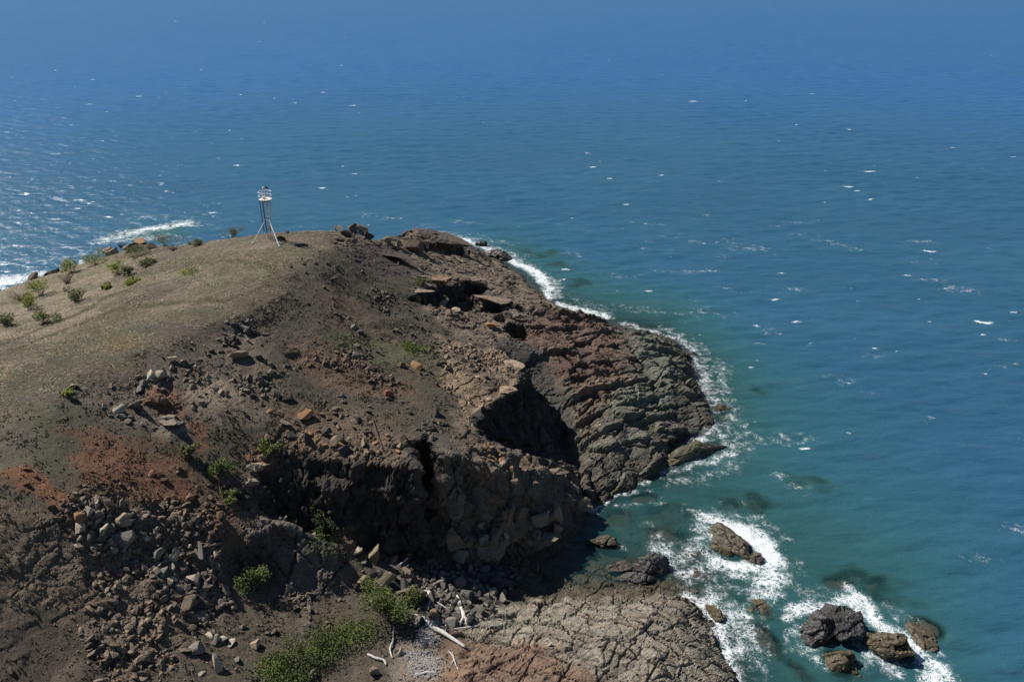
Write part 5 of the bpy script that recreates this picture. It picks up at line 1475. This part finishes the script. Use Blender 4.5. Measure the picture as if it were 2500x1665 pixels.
log([[(1455,82,.04),(1425,150,.10),(1362,182,.08)]], 'shaded grey driftwood at the foot of the cliff', 15)
log([[(1760,690,.04),(1775,740,.05),(1755,790,.03)]], 'short curved branch above the longest trunk', 17)
log([[(1110,-790,.05),(1135,-720,.09),(1160,-640,.10),(1205,-515,.08)]] if False else [[(1120,-1125,.04),(1140,-1040,.09),(1165,-960,.10),(1215,-830,.08)]], 'dark dead trunk lying down the slope above the cove cliff', 16, M_DEAD, 'dead_trunk', cat='dead trunk')

def twigs(polys, n, seed):
    r = np.random.default_rng(seed); V, F, b0 = [], [], 0
    for poly in polys:
        for (px, py) in scatter(poly, n):
            p, nn = ground(px, py); a = r.uniform(0, 3.14); L = r.uniform(.25, 1.1); rr = r.uniform(.012, .03)
            d = Vector((math.cos(a), math.sin(a), r.normal(0, .15))); c_ = p + Vector((0, 0, .05 + .1 * r.random()))
            A, B = c_ - d * L / 2, c_ + d * L / 2; u = d.cross(Vector((0, 0, 1))).normalized(); v = Vector((0, 0, 1))
            for q in (A, B):
                for an in (0, 2.09, 4.19): V.append(tuple(q + (u * math.cos(an) + v * math.sin(an)) * rr))
            for i in range(3): F.append((b0 + i, b0 + (i + 1) % 3, b0 + 3 + (i + 1) % 3, b0 + 3 + i))
            b0 += 6
    m = mesh_np('twig_litter', np.array(V), np.array(F)); o = link('twig_litter', m, M_DRIFT); tag(o, kind='stuff')
twigs([[Z3(1600,650),Z3(1760,660),Z3(1760,760),Z3(1680,900),Z3(1500,900),Z3(1520,780)], [Z3(1400,950),Z3(1640,930),Z3(1720,1120),Z3(1680,1200),Z3(1450,1140)]], 230, 5)

# ------------------------------------------------------------------ light tower
def S2D(x, y): return (560 + x / 7.125) * .9416, (420 + y / 7.125) * .9416
def tube_obj(name, pts, rad, mat, parent, org, ns=8, closed=False):
    V, F = [], []
    n = len(pts)
    for i, p in enumerate(pts):
        a = pts[(i - 1) % n] if closed or i else pts[0]; b = pts[(i + 1) % n] if closed or i < n - 1 else pts[-1]
        t = (b - a).normalized(); ref = Vector((0, 0, 1)) if abs(t.z) < .9 else Vector((1, 0, 0))
        u = t.cross(ref).normalized(); v = t.cross(u)
        for q in range(ns):
            an = q / ns * 6.283; V.append(tuple(p - org + (u * math.cos(an) + v * math.sin(an)) * rad))
    m_ = n if closed else n - 1
    for i in range(m_):
        for q in range(ns):
            a0 = i * ns; a1 = ((i + 1) % n) * ns; F.append((a0 + q, a0 + (q + 1) % ns, a1 + (q + 1) % ns, a1 + q))
    if not closed: F.append(tuple(range(ns))[::-1]); F.append(tuple((n - 1) * ns + q for q in range(ns)))
    m = bpy.data.meshes.new(name); m.from_pydata(V, [], F); m.update()
    return link(name, m, mat, parent)
def cyl_obj(name, c_, r0, r1, h, mat, parent, org, ns=24):
    V, F = [], []
    for k, (rr, z) in enumerate(((r0, 0), (r1, h))):
        for q in range(ns): an = q / ns * 6.2832; V.append((c_.x - org.x + rr * math.cos(an), c_.y - org.y + rr * math.sin(an), c_.z - org.z + z))
    for q in range(ns): F.append((q, (q + 1) % ns, ns + (q + 1) % ns, ns + q))
    F.append(tuple(range(ns))[::-1]); F.append(tuple(ns + q for q in range(ns)))
    m = bpy.data.meshes.new(name); m.from_pydata(V, [], F); m.update()
    return link(name, m, mat, parent)

TB, _n = ground(*S2D(722, 1165))
tower = empty('light_tower', TB); tag(tower, 'white navigation light tower on splayed legs with a railed platform on the grassy crest', 'light tower')
yt, ym = 5.75, 3.0
feet = [ground(*S2D(402, 1248))[0], ground(*S2D(872, 1303))[0], ground(*S2D(800, 1195))[0]]
apex = TB + Vector((0, 0, ym))
for i, f in enumerate(feet):
    d = (f - apex); d.z = 0; d.normalize()
    lg = tube_obj('leg', [f + Vector((0, 0, -.1)), apex + d * .34], .055, M_WHITE, tower, TB)
    cyl_obj('foot', f + Vector((0, 0, -.05)), .17, .15, .18, M_GALV, lg, TB, 12)
# lattice mast: three uprights with rungs, standing clear of the ground
ma = [math.radians(a) for a in (100, 220, 340)]
ups = [Vector((math.cos(a) * .36, math.sin(a) * .36, 0)) for a in ma]
for u in ups: tube_obj('upright', [TB + u + Vector((0, 0, .2)), TB + u + Vector((0, 0, yt))], .038, M_WHITE if u is ups[2] else M_GALV, tower, TB)
for z in (.25, 3.05, 5.5):
    tube_obj('mast_ring', [TB + Vector((math.cos(a) * .38, math.sin(a) * .38, z)) for a in np.linspace(0, 6.283, 19)[:-1]], .035, M_DARKM, tower, TB, closed=True)
for k in range(9):
    z = .6 + k * .58
    for i in range(3): tube_obj('brace', [TB + ups[i] + Vector((0, 0, z)), TB + ups[(i + 1) % 3] + Vector((0, 0, z + .5))], .016, M_GALV, tower, TB, 6)
# dark ladder on the left side
la, lb = Vector((-.78, -.18, 0)), Vector((-.34, -.36, 0))
lad = empty('ladder', TB); lad.parent = tower; lad.location = (0, 0, 0)
for q in (la, lb): tube_obj('rail', [TB + q + Vector((0, 0, 1.2)), TB + q + Vector((0, 0, yt))], .052, M_DARKM, lad, TB)
for k in range(16): z = 1.25 + k * .29; tube_obj('rung', [TB + la + Vector((0, 0, z)), TB + lb + Vector((0, 0, z))], .020, M_DARKM if k % 5 == 0 else M_GALV, lad, TB, 6)
# safety cage of the climb: hoops and straps on the right
cg = empty('safety_cage', TB); cg.parent = tower; cg.location = (0, 0, 0)
cc0 = TB + Vector((.38, -.05, 0))
for k in range(9):
    z = 3.1 + k * .31
    tube_obj('hoop', [cc0 + Vector((math.cos(a) * .36, math.sin(a) * .36, z)) for a in np.linspace(-2.2, 2.2, 13)], .014, M_GALV, cg, TB, 6)
for a in (-1.9, -1.2, -.4, .4, 1.2, 1.9): tube_obj('strap', [cc0 + Vector((math.cos(a) * .36, math.sin(a) * .36, 3.1)), cc0 + Vector((math.cos(a) * .36, math.sin(a) * .36, 5.6))], .012, M_GALV, cg, TB, 6)
# platform with toe ring and two rails
pl = cyl_obj('platform', TB + Vector((0, 0, yt)), .84, .84, .07, M_PLATE, tower, TB, 28)
for z, rr in ((yt + .10, .86), (yt + .62, .86), (yt + 1.12, .86)):
    tube_obj('guard_rail', [TB + Vector((math.cos(a) * rr, math.sin(a) * rr, z)) for a in np.linspace(0, 6.283, 29)[:-1]], .034, M_WHITE, tower, TB, closed=True)
for k in range(5):
    a = 1.0 + k * 6.283 / 5; tube_obj('post', [TB + Vector((math.cos(a) * .86, math.sin(a) * .86, yt)), TB + Vector((math.cos(a) * .86, math.sin(a) * .86, yt + 1.12))], .028, M_WHITE, tower, TB)
bx = cyl_obj('battery_box', TB + Vector((-.22, .1, yt + .07)), .24, .22, .34, M_WHITE, tower, TB, 10)
ms = tube_obj('lantern_mast', [TB + Vector((0, 0, yt)), TB + Vector((0, 0, yt + 1.5))], .045, M_WHITE, tower, TB)
ln = cyl_obj('lantern', TB + Vector((-.1, 0, yt + 1.5)), .13, .11, .24, M_LENS, tower, TB, 14)
cyl_obj('cap', TB + Vector((-.1, 0, yt + 1.74)), .13, .03, .10, M_WHITE, ln, TB, 14)
tube_obj('bracket', [TB + Vector((-.1, 0, yt + 1.48)), TB + Vector((.2, 0, yt + 1.52)), TB + Vector((.34, 0, yt + 1.6))], .026, M_WHITE, tower, TB)
def box_obj(name, c_, d, rot, mat, parent, org):
    bm = bmesh.new(); bmesh.ops.create_cube(bm, size=1.0)
    bmesh.ops.bevel(bm, geom=bm.edges[:], offset=.05, segments=1, affect='EDGES')
    M = Matrix.Translation(c_ - org) @ rot.to_4x4() @ Matrix.Diagonal((*d, 1)); bm.transform(M)
    m = bpy.data.meshes.new(name); bm.to_mesh(m); bm.free(); return link(name, m, mat, parent)
from mathutils import Euler
sp_ = box_obj('solar_panel', TB + Vector((.36, 0, yt + 1.68)), (.5, .42, .035), Euler((R(10), R(38), 0)).to_matrix(), M_SOLAR, tower, TB)
box_obj('frame', TB + Vector((.35, 0, yt + 1.655)), (.54, .46, .03), Euler((R(10), R(38), 0)).to_matrix(), M_WHITE, sp_, TB)
# a bird resting on the lantern is too small to tell; the tower stands alone

# small rocks at the outer edge of the plateau
for (px, py, w, col, lab, sx, sz) in [(325,562,46,ORANGE,'orange flat rock at the plateau edge, highest of the edge rocks',1.3,.45),(300,574,40,TAN,'orange-brown rock below the highest edge rock',1.3,.5),(262,584,34,PALE,'pale boulder at the plateau edge right of the bright green shrub',1.1,.7),
        (247,578,26,ORANGE,'flat orange rock over the pale edge boulder',1.3,.5),(350,572,28,BROWN,'brown rock at the right end of the edge rocks',1.2,.6),(150,622,30,DARK,'black rock on the shore below the green shrub',1.3,.6),(128,628,28,DARK,'black shore rock, second from the left edge surf',1.3,.6),
        (75,642,36,BROWN,'dark brown rock beside the surf at the far left',1.4,.5),(108,633,22,DARK,'small black shore rock by the far left surf',1.2,.6)]:
    boulder(px, py, w, col, lab, None, sx, 1.0, sz)
